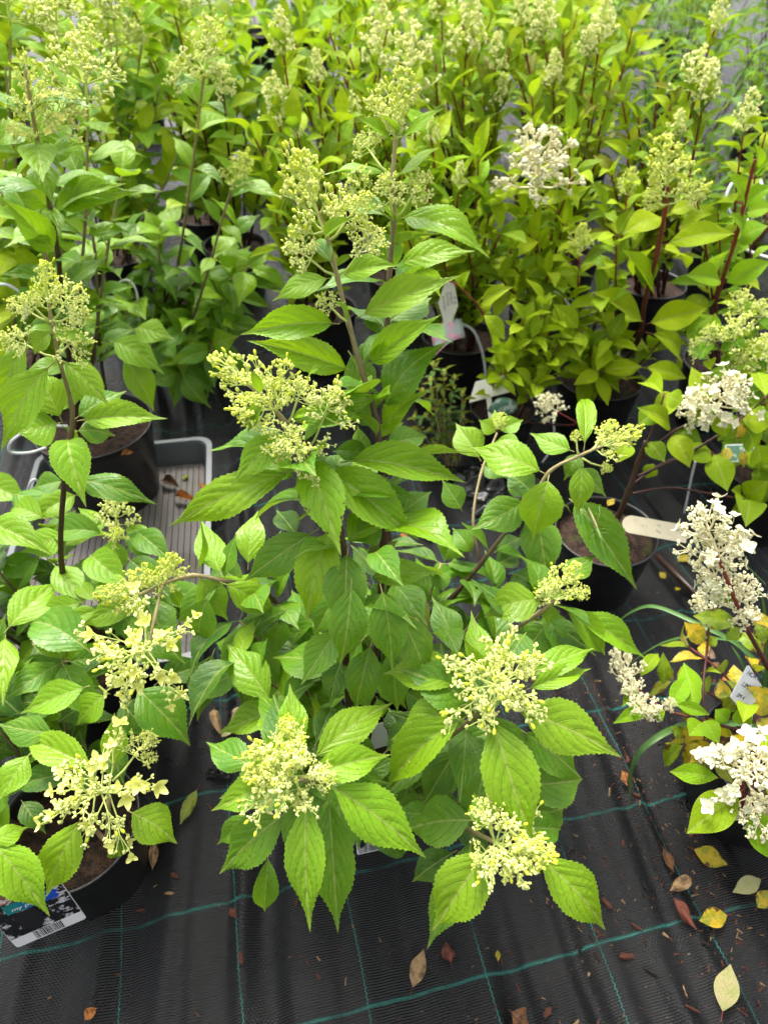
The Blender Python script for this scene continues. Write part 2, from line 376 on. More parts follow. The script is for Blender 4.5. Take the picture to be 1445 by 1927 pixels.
# ------------------------------------------------------------------ leaves
WT = np.array([0, .04, .10, .2, .3, .42, .54, .66, .76, .85, .91, .96, 1.0])
WW = np.array([0.02, .10, .225, .385, .475, .5, .440, .305, .170, .080, .047, .024, 0.0])
WN = np.array([0.02, .08, .18, .34, .44, .5, .485, .405, .295, .175, .10, .045, 0.0])       # slimmer towards the base
def leaf_mesh(name, arch, fold, twist, wave, seed, teeth=24, tooth=0.025, wt=None, mats=('leaf', 'petiole'), rows=66, cols=17, pet=0.09, side=0.0, curl=0.0, relief=1.0):
    rs = np.random.RandomState(seed); wt = WW if wt is None else wt
    V = []; F = []; UN = []; UR = []; MI = []
    t = np.linspace(0, 1, rows + 1)
    w = np.interp(t, WT, wt); k = np.ones(5) / 5; ws = np.convolve(np.pad(w, 2, 'edge'), k, 'valid'); ws[0] = w[0]; ws[-1] = 0.0; w = ws * 0.5
    asym = 1 + 0.06 * (rs.rand() - 0.5)
    saw = np.array([(x * teeth) % 1.0 for x in t]); amp = np.clip(np.sin(np.pi * np.clip(t, 0, 1)) * 1.6, 0, 1)
    ph = rs.rand(4) * 6.28; rs2 = rs.rand(32)
    def zc(x): return arch * math.sin(math.pi * x ** 0.85) * (1 + 0.15 * math.sin(5 * x + ph[0])) - 0.0
    def xc(x): return side * math.sin(math.pi * x)
    us = np.linspace(-1, 1, cols)
    for i in range(rows + 1):
        tt = t[i]; y = pet + (1 - pet) * tt
        e = 0.01; dy = (1 - pet) * 2 * e; dz = zc(min(1, (pet + (1 - pet) * tt) + e)) - zc(max(0, (pet + (1 - pet) * tt) - e)); ln = math.hypot(dy, dz); nz, nyv = dy / ln, -dz / ln
        fa = fold * (0.75 + 0.25 * math.cos(3 * tt + ph[1])) ; tw = twist * (tt - 0.3)
        for u in us:
            sgn = 1 if u > 0 else -1; au = abs(u)
            ww = w[i] * (asym if u > 0 else 2 - asym)
            if au > 0.99: ww = ww + tooth * amp[i] * (saw[i] - 0.45)
            x = u * ww; vc = (tt - 0.27 * au - 0.17 * au * au) * 6.2
            h = 0.022 * relief * (0.6 + 0.8 * rs2[int(vc * 2) % 32]) * (abs(math.sin(math.pi * vc)) ** 0.7 - 0.6) * math.sin(math.pi * min(au * 1.15, 1)) ** 0.7 * min(1, (1 - tt) * 4) if 0 < au < 1 else 0.0
            z = abs(x) * math.tan(fa) - curl * (au ** 2) * ww * (1.2 + math.sin(4 * tt + ph[2]))
            z += h + wave * math.sin(9.5 * tt + ph[3] + (1.3 if u > 0 else 0)) * au * au * min(1, 4 * (1 - tt)) * min(1, tt * 5)
            ca, sa = math.cos(tw), math.sin(tw); x, z = x * ca - z * sa, x * sa + z * ca
            V.append((x + xc(y), y + z * nyv, zc(y) + z * nz)); UN.append((u * 0.5 + 0.5, tt)); UR.append((u * w[i] + 0.5, tt))
    for i in range(rows):
        for j in range(cols - 1):
            a = i * cols + j; F.append((a, a + 1, a + cols + 1, a + cols)); MI.append(0)
    b = len(V); rp = 0.0075                                             # petiole
    for i in range(4):
        y = (pet + 0.03) * i / 3
        for j in range(5):
            a = 2 * math.pi * j / 5; V.append((math.cos(a) * rp + xc(y), y, zc(y) + math.sin(a) * rp - 0.004)); UN.append((0.5, 0)); UR.append((0.5, 0))
    for i in range(3):
        for j in range(5):
            F.append((b + i * 5 + j, b + i * 5 + (j + 1) % 5, b + (i + 1) * 5 + (j + 1) % 5, b + (i + 1) * 5 + j)); MI.append(1)
    me = bpy.data.meshes.new(name); me.from_pydata(V, [], F)
    for m in mats: me.materials.append(M[m])
    me.polygons.foreach_set('material_index', MI); me.polygons.foreach_set('use_smooth', [True] * len(F))
    li = np.zeros(len(me.loops), dtype=np.int32); me.loops.foreach_get('vertex_index', li)
    for nm, arr in (('norm', UN), ('real', UR)):
        uvl = me.uv_layers.new(name=nm); uvl.data.foreach_set('uv', np.array(arr)[li].astype(np.float32).ravel())
    me.update(); return me
SPEC = [(.05, 14, .15, .012), (.10, 20, -.2, .018), (.15, 12, .25, .020), (.20, 24, -.1, .016), (.08, 28, .35, .022), (.13, 8, -.4, .026), (.24, 16, .2, .02), (.03, 22, -.3, .014), (.17, 30, .1, .02), (.11, 5, .45, .028)]
BROAD = [leaf_mesh('leaf_broad', a, R_(f + 6), tw, wv, 10 + i, side=0.03 * math.sin(i * 2.4), curl=0.12 * (i % 3)) for i, (a, f, tw, wv) in enumerate(SPEC)]
SPOT = [leaf_mesh('leaf_spotted', .10, R_(10), .12, .02, 31, mats=('leaf_spot', 'petiole'))]
REAR = [leaf_mesh('leaf_rear', a, R_(f + 6), tw, wv * .7, 50 + i, teeth=18, tooth=.010, wt=WN, mats=('leaf_soft', 'petiole'), rows=30, cols=7, relief=.8) for i, (a, f, tw, wv) in enumerate(SPEC[:7])]
REDP = [leaf_mesh('leaf_red_petiole', a, R_(f + 4), tw, wv * .7, 70 + i, teeth=22, tooth=.008, wt=WN, mats=('leaf_soft', 'petiole_red'), rows=44, cols=9, relief=.8) for i, (a, f, tw, wv) in enumerate(SPEC[:8])]
YELL = [leaf_mesh('leaf_yellowing', a, R_(f), tw, wv, 90 + i, teeth=22, tooth=.007, wt=WN, mats=('leaf_yellow', 'petiole_red'), rows=44, cols=9) for i, (a, f, tw, wv) in enumerate(SPEC[:5])]
SLIM = [leaf_mesh('leaf_slim', a * 1.6, R_(f), tw, wv * .6, 110 + i, teeth=8, tooth=.003, wt=WN, mats=('leaf_soft', 'petiole'), rows=18, cols=5, relief=.6) for i, (a, f, tw, wv) in enumerate(SPEC[:6])]
DRY = [leaf_mesh('leaf_dry', .06 + .05 * i, R_(18 + 12 * (i % 3)), .5 - .3 * i, .05, 130 + i, teeth=14, tooth=.008, wt=WN, mats=('leaf_dry', 'petiole_dry'), rows=34, cols=9, pet=.16, curl=.5 * (i % 2)) for i in range(5)]
FALL = [leaf_mesh('leaf_fallen', .03, R_(6 + 6 * i), .1, .015, 150 + i, teeth=18, tooth=.005, wt=WN, mats=('leaf_yellow', 'petiole_red'), rows=34, cols=9, pet=.17) for i in range(3)]

FALP = [leaf_mesh('leaf_fallen_plain', .03, R_(8 + 6 * i), .1, .015, 160 + i, teeth=18, tooth=.004, wt=WN, mats=('leaf_soft', 'petiole_red'), rows=34, cols=9, pet=.17) for i in range(2)]
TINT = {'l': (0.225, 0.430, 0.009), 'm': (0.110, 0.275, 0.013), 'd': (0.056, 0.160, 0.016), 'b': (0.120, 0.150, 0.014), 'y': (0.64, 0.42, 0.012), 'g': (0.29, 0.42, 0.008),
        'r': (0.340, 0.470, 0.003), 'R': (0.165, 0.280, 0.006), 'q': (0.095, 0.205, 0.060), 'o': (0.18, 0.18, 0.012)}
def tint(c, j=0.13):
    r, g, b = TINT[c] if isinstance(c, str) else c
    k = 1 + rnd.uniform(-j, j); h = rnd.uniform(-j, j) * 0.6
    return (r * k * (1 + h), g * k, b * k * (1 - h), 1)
def put_leaf(root, B, T, wid, up, meshes, col, name='leaf'):
    d = T - B; L = d.length; y = d / L
    x = y.cross(up)
    if x.length < 1e-4: x = y.cross(Vector((0.3, 0.2, 1)))
    x.normalize(); z = x.cross(y)
    me = meshes if isinstance(meshes, bpy.types.Mesh) else rnd.choice(meshes)
    sx = wid / 0.52
    m = Matrix(((x.x * sx, y.x * L, z.x * L * .85, B.x), (x.y * sx, y.y * L, z.y * L * .85, B.y), (x.z * sx, y.z * L, z.z * L * .85, B.z), (0, 0, 0, 1)))
    o = link(name, me, root, Matrix.Translation(-root.location) @ m); o.color = tint(col); return o
def hand_leaves(root, rows, kind, b, t, meshes=None, col='l', face=0.5):
    """rows: base pixel, leaf-tip pixel, apparent width in pixels, options; kind 'z' heights or 'y' distances"""
    for r in rows:
        bx, by, tx, ty, w = r[:5]; op = r[5] if len(r) > 5 else {}
        b_, t_ = op.get('b', b), op.get('t', t)
        B = P(bx, by, z=b_) if kind == 'z' else P(bx, by, Y=b_)
        T = P(tx, ty, z=t_) if kind == 'z' else P(tx, ty, Y=t_)
        mid = (B + T) / 2; eye = (EYE - mid).normalized()
        up = eye * op.get('f', face) + Vector((0, 0, 1)) * (1 - op.get('f', face)) + Vector((rnd.uniform(-.12, .12), rnd.uniform(-.12, .12), 0))
        if 'roll' in op: up = Matrix.Rotation(R_(op['roll']), 3, (T - B).normalized()) @ up
        put_leaf(root, B, T, pxm(mid, w), up, op.get('mesh', meshes or BROAD), op.get('c', col))

# ------------------------------------------------------------------ flower heads
def floret_mesh(name, mat, n, size, cup, seed):
    rs = random.Random(seed); mb = MB()
    for k in range(n):
        a = 2 * math.pi * k / n + rs.uniform(-.15, .15); L = size * rs.uniform(.85, 1.1); W = L * rs.uniform(.8, .95); ca, sa = math.cos(a), math.sin(a)
        vs, ts = [], []
        for i in range(6):
            t = i / 5; w = W * 0.5 * math.sin(math.pi * (0.06 + 0.9 * t) ** 0.8) ** 0.75
            for j in (-1, -.5, 0, .5, 1):
                r = t * L; z = cup * L * t * t - 0.12 * L * (1 - abs(j)) * 0.5 + 0.06 * L * abs(j) + 0.0004 * k
                vs.append(Vector((ca * r - sa * j * w, sa * r + ca * j * w, z))); ts.append(min(1, max(0, 0.9 - t)))
        mb.add(vs, [(i * 5 + j, i * 5 + j + 1, i * 5 + j + 6, i * 5 + j + 5) for i in range(5) for j in range(4)], 0, ts)
    mb.ball(Vector((0, 0, size * .06)), size * .13, tone=1.0)
    mb.tube([Vector((0, 0, -size * 1.3)), Vector((0, 0, 0))], size * .055, 4, tone=1.0)
    return mb.mesh(name, [M[mat]])
FLY = [floret_mesh('floret_yellow', 'petal_yellow', (3, 4, 3)[i], .0125, (.5, .8, .3)[i], i) for i in range(3)]
FLW = [floret_mesh('floret_white', 'petal_white', (4, 4, 3)[i], .0150, (.25, .1, .45)[i], 5 + i) for i in range(3)]
def make_panicle(name, seed, L, R, levels, nbr, bud, tone, mats, ovoid=0.0, flor=0, elev=(22, 62), dense=1.0, subs=(4, 6), split=0):
    rs = random.Random(seed); st = MB(); bu = MB(); spots = []
    def cyme(p, d, ln, f):
        x, y = frame(d)
        for q in range(max(2, int(rs.randint(*subs) * dense))):
            a = rs.uniform(0, 6.28); s = rs.uniform(.25, 1.0)
            e = (d * rs.uniform(.6, 1) + (x * math.cos(a) + y * math.sin(a)) * s + Vector((0, 0, .25))).normalized(); l = ln * rs.uniform(.55, 1.1); p2 = p + e * l
            st.tube([p, p2], [bud * .42, bud * .3], 4, cap=False)
            x2, y2 = frame(e)
            for k in range(rs.randint(3, 6)):
                a2 = rs.uniform(0, 6.28); e2 = (e * .8 + (x2 * math.cos(a2) + y2 * math.sin(a2)) * rs.uniform(.2, 1.0)).normalized(); p3 = p2 + e2 * bud * rs.uniform(1.3, 3.0)
                st.tube([p2, p3], bud * .22, 3, cap=False)
                bu.ball(p3, bud * rs.uniform(.7, 1.15), e2, rs.uniform(1, 1.3), tone=min(1, max(.01, rs.uniform(*tone) + (f - .4) * .35)))
            if rs.random() < ovoid:
                e2 = (e + d * .6).normalized(); p3 = p2 + e2 * bud * rs.uniform(4, 8); st.tube([p2, p3], bud * .3, 4, cap=False); bu.ball(p3, bud * 1.25, e2, 1.8, tone=1.0)
            spots.append((p2, e, d, f))
    tip = Vector((0, 0, L))
    st.tube([Vector((0, 0, 0)), Vector((.002, 0, L * .5)), tip], [bud * 1.25, bud * .95, bud * .5], 6, cap=False)
    for k in range(levels):
        f = k / levels; z = L * (.03 + .93 * f ** .88); bl = R * (1 - f) ** .8 * rs.uniform(.8, 1.15) + bud * 2
        n = nbr if f < .6 else max(3, nbr - 1)
        for j in range(n):
            a = 2 * math.pi * j / n + k * 1.2 + rs.uniform(-.3, .3); el = R_(elev[0] + (elev[1] - elev[0]) * f + rs.uniform(-10, 10)); b2 = bl * rs.uniform(.75, 1.15)
            d = Vector((math.cos(a) * math.cos(el), math.sin(a) * math.cos(el), math.sin(el))); p0 = Vector((0, 0, z)); p1 = p0 + d * b2 * .55 - Vector((0, 0, b2 * .05)); p2 = p0 + d * b2 + Vector((0, 0, b2 * .08))
            st.tube([p0, p1, p2], [bud * .75, bud * .55, bud * .4], 5, cap=False)
            cyme(p2, d, b2 * .30 + bud * 2, f)
            if b2 > bud * 9: cyme(p1, (d + Vector((0, 0, .4))).normalized(), b2 * .22 + bud * 2, f)
            if b2 > bud * 16: cyme(p0 + d * b2 * .8, d, b2 * .2 + bud * 2, f)
    cyme(tip, Vector((0, 0, 1)), bud * 3, 1.0)
    fl = []
    outer = [s for s in spots if s[3] < .75]; rs.shuffle(outer)
    for p2, e, d, f in outer[:flor]:
        q = (e * .6 + d * .8).normalized(); ln = bud * rs.uniform(4, 8); p3 = p2 + q * ln; st.tube([p2, p3], bud * .28, 4, cap=False)
        fl.append((p3, (q + Vector((rs.uniform(-.5, .5), rs.uniform(-.5, .5), .7))).normalized(), rs.uniform(.75, 1.15)))
    return dict(stalk=st.mesh(name + '_stalks', [M[mats[0]]]), buds=bu.mesh(name + '_buds', [M[mats[1]]]), fl=fl, L=L, fm=FLW if 'white' in mats[1] else FLY)
LIME = [make_panicle('panicle_lime', s, .085, .040, 5, 4, .0023, (.35, .9), ('stalk', 'bud'), ovoid=.13, subs=(3, 4)) for s in (1, 2, 3)]
CREAM = [make_panicle('panicle_cream', s, .085, .056, 4, 4, .0026, (.0, .5), ('stalk', 'bud'), ovoid=.14, elev=(15, 62), subs=(3, 4)) for s in (4, 5, 6)]
FLAT = [make_panicle('panicle_flat', s, .055, .064, 4, 6, .0021, (.05, .6), ('stalk', 'bud'), ovoid=.13, elev=(8, 55), subs=(4, 5)) for s in (7, 8)]
YEL = [make_panicle('panicle_yellow', s, .085, .066, 4, 5, .0023, (.0, .5), ('stalk', 'bud'), ovoid=.08, flor=26, elev=(5, 60), subs=(3, 4)) for s in (9, 10)]
BIG = [make_panicle('panicle_big', s, .165, .066, 6, 4, .0026, (.15, .7), ('stalk', 'bud'), ovoid=.2, elev=(12, 60), subs=(3, 5)) for s in (21,)]
WHITE = [make_panicle('panicle_white', s, .085, .048, 4, 5, .0029, (.0, .5), ('stalk_pink', 'bud_white'), flor=16, elev=(12, 60), subs=(3, 4)) for s in (11, 12, 13)]
FARP = [make_panicle('panicle_far', s, .15, (.040, .062, .050)[s % 3], (6, 4, 5)[s % 3], 4, .0042, (.0, .8), ('stalk', 'bud_far'), elev=((15, 60), (5, 50), (20, 70))[s % 3], subs=(3, 4), dense=(1, .8, .9)[s % 3]) for s in (14, 15, 16)]
def put_panicle(root, base, axis, length, protos, wide=1.0, spin=None, florets=True):
    pr = rnd.choice(protos) if isinstance(protos, list) else protos
    k = length / pr['L']; x, y = frame(axis); z = axis.normalized(); s = rnd.uniform(0, 6.28) if spin is None else spin
    x, y = x * math.cos(s) + y * math.sin(s), y * math.cos(s) - x * math.sin(s)
    if x.cross(y).dot(z) < 0: y = -y
    kw = k * wide
    m = Matrix(((x.x * kw, y.x * kw, z.x * k, base.x), (x.y * kw, y.y * kw, z.y * k, base.y), (x.z * kw, y.z * kw, z.z * k, base.z), (0, 0, 0, 1)))
    o = link('flower_panicle', pr['stalk'], root, Matrix.Translation(-root.location) @ m)
    b = link('flower_buds', pr['buds'], o); b['kind'] = 'stuff'
    if florets:
        for p, d, sc in pr['fl']:
            fx, fy = frame(d); a = rnd.uniform(0, 6.28); fx, fy = fx * math.cos(a) + fy * math.sin(a), fy * math.cos(a) - fx * math.sin(a)
            if fx.cross(fy).dot(d) < 0: fy = -fy
            mm = Matrix(((fx.x, fy.x, d.x, 0), (fx.y, fy.y, d.y, 0), (fx.z, fy.z, d.z, 0), (0, 0, 0, 1)))
            link('floret', rnd.choice(pr['fm']), o, Matrix.Translation(p) @ mm @ Matrix.Scale(sc, 4))
    return o

# ------------------------------------------------------------------ pots and stems
def pot_mesh(r, h, n=44):
    mb = MB(); b = r * .80; t = .003
    mb.lathe([(0.001, .002), (b * .96, .002), (b, .006), (r * .955, h - .030), (r * .965, h - .028), (r * .975, h - .004), (r, h - .003), (r + .001, h), (r - t, h + .001), (r - t - .002, h - .004), (r * .94, h - .03), (b * .95, .02), (0.001, .02)], n)
    return mb.mesh('pot', [M['pot']])
def soil_mesh(r, z, seed):
    rs = np.random.RandomState(seed); mb = MB(); vs = [Vector((0, 0, z))]; rings, n = 12, 36
    for i in range(1, rings + 1):
        for j in range(n):
            a = 2 * math.pi * j / n; q = r * i / rings; x, y = q * math.cos(a), q * math.sin(a)
            vs.append(Vector((x, y, z + .012 * (1 - (i / rings) ** 2) * 0.4 + .006 * (rs.rand() - .5) + .012 * float(vnoise(np.array([x * 40 + seed]), np.array([y * 40]), 9)[0]))))
    fs = [(0, 1 + j, 1 + (j + 1) % n) for j in range(n)]
    for i in range(rings - 1):
        for j in range(n): a = 1 + i * n + j; b = 1 + i * n + (j + 1) % n; fs.append((a, a + n, b + n, b))
    mb.add(vs, fs); return mb.mesh('soil', [M['soil']])
_pots = {}
def plant(name, x, y, r, h, label, cat='potted shrub', group=None, seed=0, zb=None):
    root = empty(name, (x, y, gz(x, y) if zb is None else zb)); tag(root, label, cat, group)
    key = (round(r, 3), round(h, 3))
    if key not in _pots: _pots[key] = (pot_mesh(r, h), soil_mesh(r - .006, h - .03, int(r * 1000)))
    link('pot', _pots[key][0], root); s = link('soil', _pots[key][1], root); s.rotation_euler.z = seed * 1.7
    root['soil'] = h - .03 + root.location.z
    return root
def put_stem(root, pts, r0, r1, mat='stem', t0=0.0, t1=1.0, sub=5, nodes=(), name='stem'):
    q = catmull(pts, sub); n = len(q); mb = MB()
    rad = [r0 + (r1 - r0) * (i / (n - 1)) ** .8 for i in range(n)]
    for k in range(1, len(pts) - 1):
        rad[k * sub] *= 1.28
    loc = root.location
    mb.tube([p - loc for p in q], rad, 8, tone=[max(.001, t0 + (t1 - t0) * (i / (n - 1))) for i in range(n)])
    link(name, mb.mesh('stem', [M[mat]]), root); return q
def along(q, f):
    i = f * (len(q) - 1); k = min(int(i), len(q) - 2); return q[k].lerp(q[k + 1], i - k), (q[k + 1] - q[k]).normalized()
def auto_leaves(root, q, f0, f1, n, ln, wr, meshes, col, el=(15, 40), droop=.15, spin=0.0, grow=0.0, per=2, drop=0.05, up=None):
    """decussate pairs of leaves along the stem q between fractions f0 and f1"""
    for i in range(n):
        f = f0 + (f1 - f0) * (i / max(1, n - 1)); p, t = along(q, min(.999, f)); x, y = frame(t)
        for k in range(per):
            if rnd.random() < drop: continue
            a = spin + (i % 2) * math.pi / 2 + 2 * math.pi * k / per + rnd.uniform(-.3, .3); o = x * math.cos(a) + y * math.sin(a); e = R_(rnd.uniform(*el))
            l = ln * (1 + grow * (i / max(1, n - 1))) * rnd.uniform(.75, 1.15); d = o * math.cos(e) + t * math.sin(e); T = p + d * l; T.z -= l * droop * rnd.uniform(.4, 1.6)
            u = (t * .8 + Vector((0, 0, .6)) + Vector((rnd.uniform(-.25, .25), rnd.uniform(-.25, .25), 0)))
            c = col if isinstance(col, str) and len(col) == 1 else rnd.choice(col)
            put_leaf(root, p, T, l * wr * rnd.uniform(.85, 1.15), u, meshes, c)
SOIL = {}
def base_pt(root, r=.03, a=None):
    a = rnd.uniform(0, 6.28) if a is None else a
    return Vector((root.location.x + r * math.cos(a), root.location.y + r * math.sin(a), root['soil'] - .004))
def cyme(root, B, T, protos, head=.5, wide=1.0, mat='stalk'):
    """a side branch of the flower head: bare stalk, then a little cluster"""
    mb = MB(); mid = B.lerp(T, 1 - head); bend = Vector((0, 0, -(T - B).length * .06)); loc = root.location
    q = [B - loc, B.lerp(mid, .5) + bend - loc, mid + (T - B) * .06 - loc]
    mb.tube(q, [.0021, .0017, .0014], 5); link('flower_stalk', mb.mesh('flower_stalk', [M[mat]]), root)
    return put_panicle(root, mid, T - mid, (T - mid).length, protos, wide)

# ------------------------------------------------------------------ slatted grey tray on the left
def make_tray():
    c = Vector((-.70, 1.30, 0)); a = R_(9.5); ux = Vector((math.cos(a), math.sin(a), 0)); uy = Vector((-math.sin(a), math.cos(a), 0)); hx, hy, h = .245, .40, .085
    z0 = .006
    root = empty('plant_tray', (c.x, c.y, z0)); tag(root, 'shallow grey plastic tray with ribbed floor holding pots, left', 'tray')
    zz = Vector((0, 0, 1))
    mb = MB(); n = 7
    def loop(ex, ey, r, z):
        out = []
        for sx, sy, a0 in ((1, 1, 0), (-1, 1, 90), (-1, -1, 180), (1, -1, 270)):
            for k in range(n):
                t = R_(a0 + 90 * k / (n - 1)); out.append(ux * (sx * (ex - r) + r * math.cos(t)) + uy * (sy * (ey - r) + r * math.sin(t)) + zz * z)
        return out
    rings = [loop(hx - .02, hy - .02, .03, .0), loop(hx - .006, hy - .006, .04, h - .006), loop(hx + .006, hy + .006, .045, h - .005), loop(hx + .007, hy + .007, .045, h), loop(hx - .008, hy - .008, .04, h + .001), loop(hx - .011, hy - .011, .04, h - .006), loop(hx - .026, hy - .026, .03, .006)]
    m = 4 * n; vs = [v for r in rings for v in r]
    mb.add(vs, [(i * m + j, i * m + (j + 1) % m, (i + 1) * m + (j + 1) % m, (i + 1) * m + j) for i in range(len(rings) - 1) for j in range(m)])
    mb.add(rings[0], [tuple(range(m))[::-1]])
    link('tray_rim', mb.mesh('tray_rim', [M['grey_plastic']], False), root)
    sm = MB(); sm.box(Vector((0, 0, 0)), ux * .0074, uy * (hy - .03), zz * .004); slat = sm.mesh('tray_slat', [plain('tray_floor', (0.105, 0.094, 0.084), .6, .35, 9, .3, .1, (.04, .03, .024))], False)
    k = 0; x = -hx + .036
    while x < hx - .03:
        link('slat', slat, root, Matrix.Translation(ux * x + zz * (.010 + rnd.uniform(-.0008, .0008)))); x += .0168
    return root
make_tray()

# ------------------------------------------------------------------ the large hydrangea in the middle
A = plant('potted_hydrangea', -.01, .68, .112, .19, 'largest lime green hydrangea with many flower heads in the middle, barcode card on its pot', seed=1)
qA1 = put_stem(A, [base_pt(A, .03, 1.2), P(735, 1130, Y=.74), P(722, 860, Y=.84), P(728, 640, Y=.91), P(733, 504, Y=.95), P(741, 417, Y=.98), P(739, 336, Y=1.0), P(744, 268, Y=1.02), P(748, 225, Y=1.03)], .0055, .0024)
put_panicle(A, P(746, 262, Y=1.02), P(757, 112, Y=1.04) - P(746, 262, Y=1.02), .070, LIME[0], .75)
put_panicle(A, P(742, 250, Y=1.02), P(700, 185, Y=1.02) - P(742, 250, Y=1.02), .045, CREAM[0], .8)
cyme(A, P(741, 415, Y=.98), P(660, 335, Y=.97), CREAM[1], .42, .9); cyme(A, P(741, 415, Y=.98), P(800, 332, Y=.97), CREAM[2], .42, .9); cyme(A, P(741, 417, Y=.98), P(728, 338, Y=.95), CREAM[0], .5, .9)
cyme(A, P(735, 330, Y=1.0), P(678, 262, Y=1.04), CREAM[1], .35)
hand_leaves(A, [(738, 264, 667, 218, 34), (752, 262, 836, 203, 42), (744, 266, 712, 216, 24, {'roll': 20}), (744, 335, 828, 277, 78, {'roll': -25}), (734, 333, 602, 330, 58, {'roll': 25}), (748, 414, 922, 487, 80, {'t': .92, 'mesh': BROAD[6]}),
    (737, 416, 690, 388, 62, {'t': .93}), (733, 410, 640, 392, 60, {'b': 1.0, 't': 1.06, 'c': 'm'}), (742, 500, 896, 472, 66, {'roll': 15}), (736, 505, 812, 545, 70, {'t': 1.0, 'c': 'm'}), (728, 610, 812, 560, 85, {'b': .95, 't': 1.02, 'c': 'm'}), (728, 640, 700, 560, 60, {'b': .93, 't': 1.0, 'c': 'd'}), (720, 430, 735, 520, 60, {'b': 1.0, 't': .98, 'c': 'm'})], 'y', 1.0, .98, face=.35)
qA2 = put_stem(A, [base_pt(A, .025, 3.6), P(722, 1030, Y=.70), P(714, 860, Y=.755), P(708, 790, Y=.79), P(683, 704, Y=.82), P(656, 608, Y=.85), P(635, 522, Y=.87), P(618, 453, Y=.885), P(600, 400, Y=.89)], .0055, .0022)
b = P(612, 440, Y=.885); put_panicle(A, b, P(564, 300, Y=.90) - b, .088, LIME[1], .75)
cyme(A, P(616, 455, Y=.885), P(688, 372, Y=.87), LIME[2], .5); cyme(A, P(635, 520, Y=.87), P(545, 462, Y=.86), CREAM[0], .45); cyme(A, P(635, 520, Y=.87), P(708, 440, Y=.86), CREAM[1], .45); cyme(A, P(656, 606, Y=.85), P(604, 562, Y=.84), CREAM[2], .4)
hand_leaves(A, [(615, 457, 670, 407, 34), (625, 523, 512, 567, 56), (642, 522, 754, 500, 52, {'roll': 20}), (628, 505, 580, 474, 42, {'c': 'm', 't': .94}), (672, 598, 868, 518, 76, {'roll': 18}), (640, 610, 452, 630, 66, {'roll': -22, 'mesh': BROAD[3]}), (656, 605, 625, 560, 26),
    (690, 690, 830, 592, 66, {'roll': 20}), (665, 700, 465, 641, 68, {'roll': -22, 'mesh': BROAD[8]}), (680, 690, 715, 640, 40, {'c': 'm', 't': .9}), (722, 775, 842, 642, 104, {'t': .86, 'c': 'm'}), (718, 810, 806, 734, 58, {'t': .83}), (708, 785, 736, 741, 60, {'t': .72}), (700, 800, 634, 778, 54, {'t': .82, 'c': 'm'}),
    (718, 848, 804, 822, 54, {'b': .76, 't': .8, 'c': 'm'}), (700, 862, 625, 850, 52, {'b': .78, 't': .8, 'c': 'm'}), (690, 860, 672, 800, 36, {'b': .78, 't': .84}), (655, 660, 690, 760, 70, {'b': .92, 't': .9, 'c': 'd'})], 'y', .84, .82, face=.4)
qA3 = put_stem(A, [base_pt(A, .05, 3.0), P(650, 1240, Y=.60), P(650, 1060, Y=.66), P(622, 935, Y=.70), P(575, 858, Y=.73), P(536, 794, Y=.75), P(500, 752, Y=.765), P(470, 722, Y=.775)], .0052, .0026)
b = P(505, 757, Y=.765); put_panicle(A, b, P(398, 662, Y=.80) - b, .080, LIME[2], .72)
put_panicle(A, P(520, 772, Y=.75), P(540, 665, Y=.77) - P(520, 772, Y=.75), .058, LIME[0], .8); put_panicle(A, P(515, 770, Y=.74), P(440, 775, Y=.71) - P(515, 770, Y=.74), .050, LIME[1], .85)
cyme(A, P(540, 800, Y=.75), P(572, 722, Y=.74), CREAM[2], .4); cyme(A, P(574, 855, Y=.73), P(632, 738, Y=.73), CREAM[0], .38, 1.1); cyme(A, P(545, 806, Y=.74), P(520, 845, Y=.69), CREAM[1], .6); cyme(A, P(574, 855, Y=.73), P(560, 838, Y=.68), CREAM[2], .6)
hand_leaves(A, [(575, 850, 642, 1046, 92, {'t': .60, 'mesh': SPOT}), (600, 880, 788, 1017, 90, {'t': .67}), (570, 880, 318, 990, 82, {'t': .72, 'mesh': BROAD[2]}), (545, 808, 434, 918, 64, {'t': .68}), (540, 800, 731, 742, 64, {'b': .75, 't': .78}), (582, 719, 612, 686, 22), (550, 789, 606, 772, 22), (500, 750, 467, 816, 32, {'t': .72}), (468, 690, 492, 745, 20, {'t': .74}),
    (640, 870, 876, 908, 74, {'b': .74, 't': .74, 'mesh': BROAD[3]}), (628, 985, 578, 1170, 84, {'b': .69, 't': .60}), (655, 1030, 655, 1199, 88, {'b': .66, 't': .57, 'c': 'm'}), (600, 995, 458, 1094, 78, {'b': .69, 't': .66, 'c': 'm'}), (724, 990, 655, 1020, 58, {'b': .71, 't': .68, 'c': 'm'}), (688, 1090, 828, 1079, 56, {'b': .66, 't': .67}), (690, 1066, 750, 1016, 48, {'b': .68, 't': .73, 'c': 'b'}),
    (645, 925, 592, 880, 60, {'b': .74, 't': .80, 'c': 'm'}), (735, 985, 812, 925, 58, {'b': .74, 't': .79, 'c': 'm'}), (560, 1010, 520, 960, 50, {'b': .72, 't': .78, 'c': 'd'}), (560, 905, 470, 860, 70, {'b': .78, 't': .82, 'c': 'm'}), (625, 900, 645, 850, 60, {'b': .77, 't': .82, 'c': 'm'})], 'y', .73, .70, face=.62)
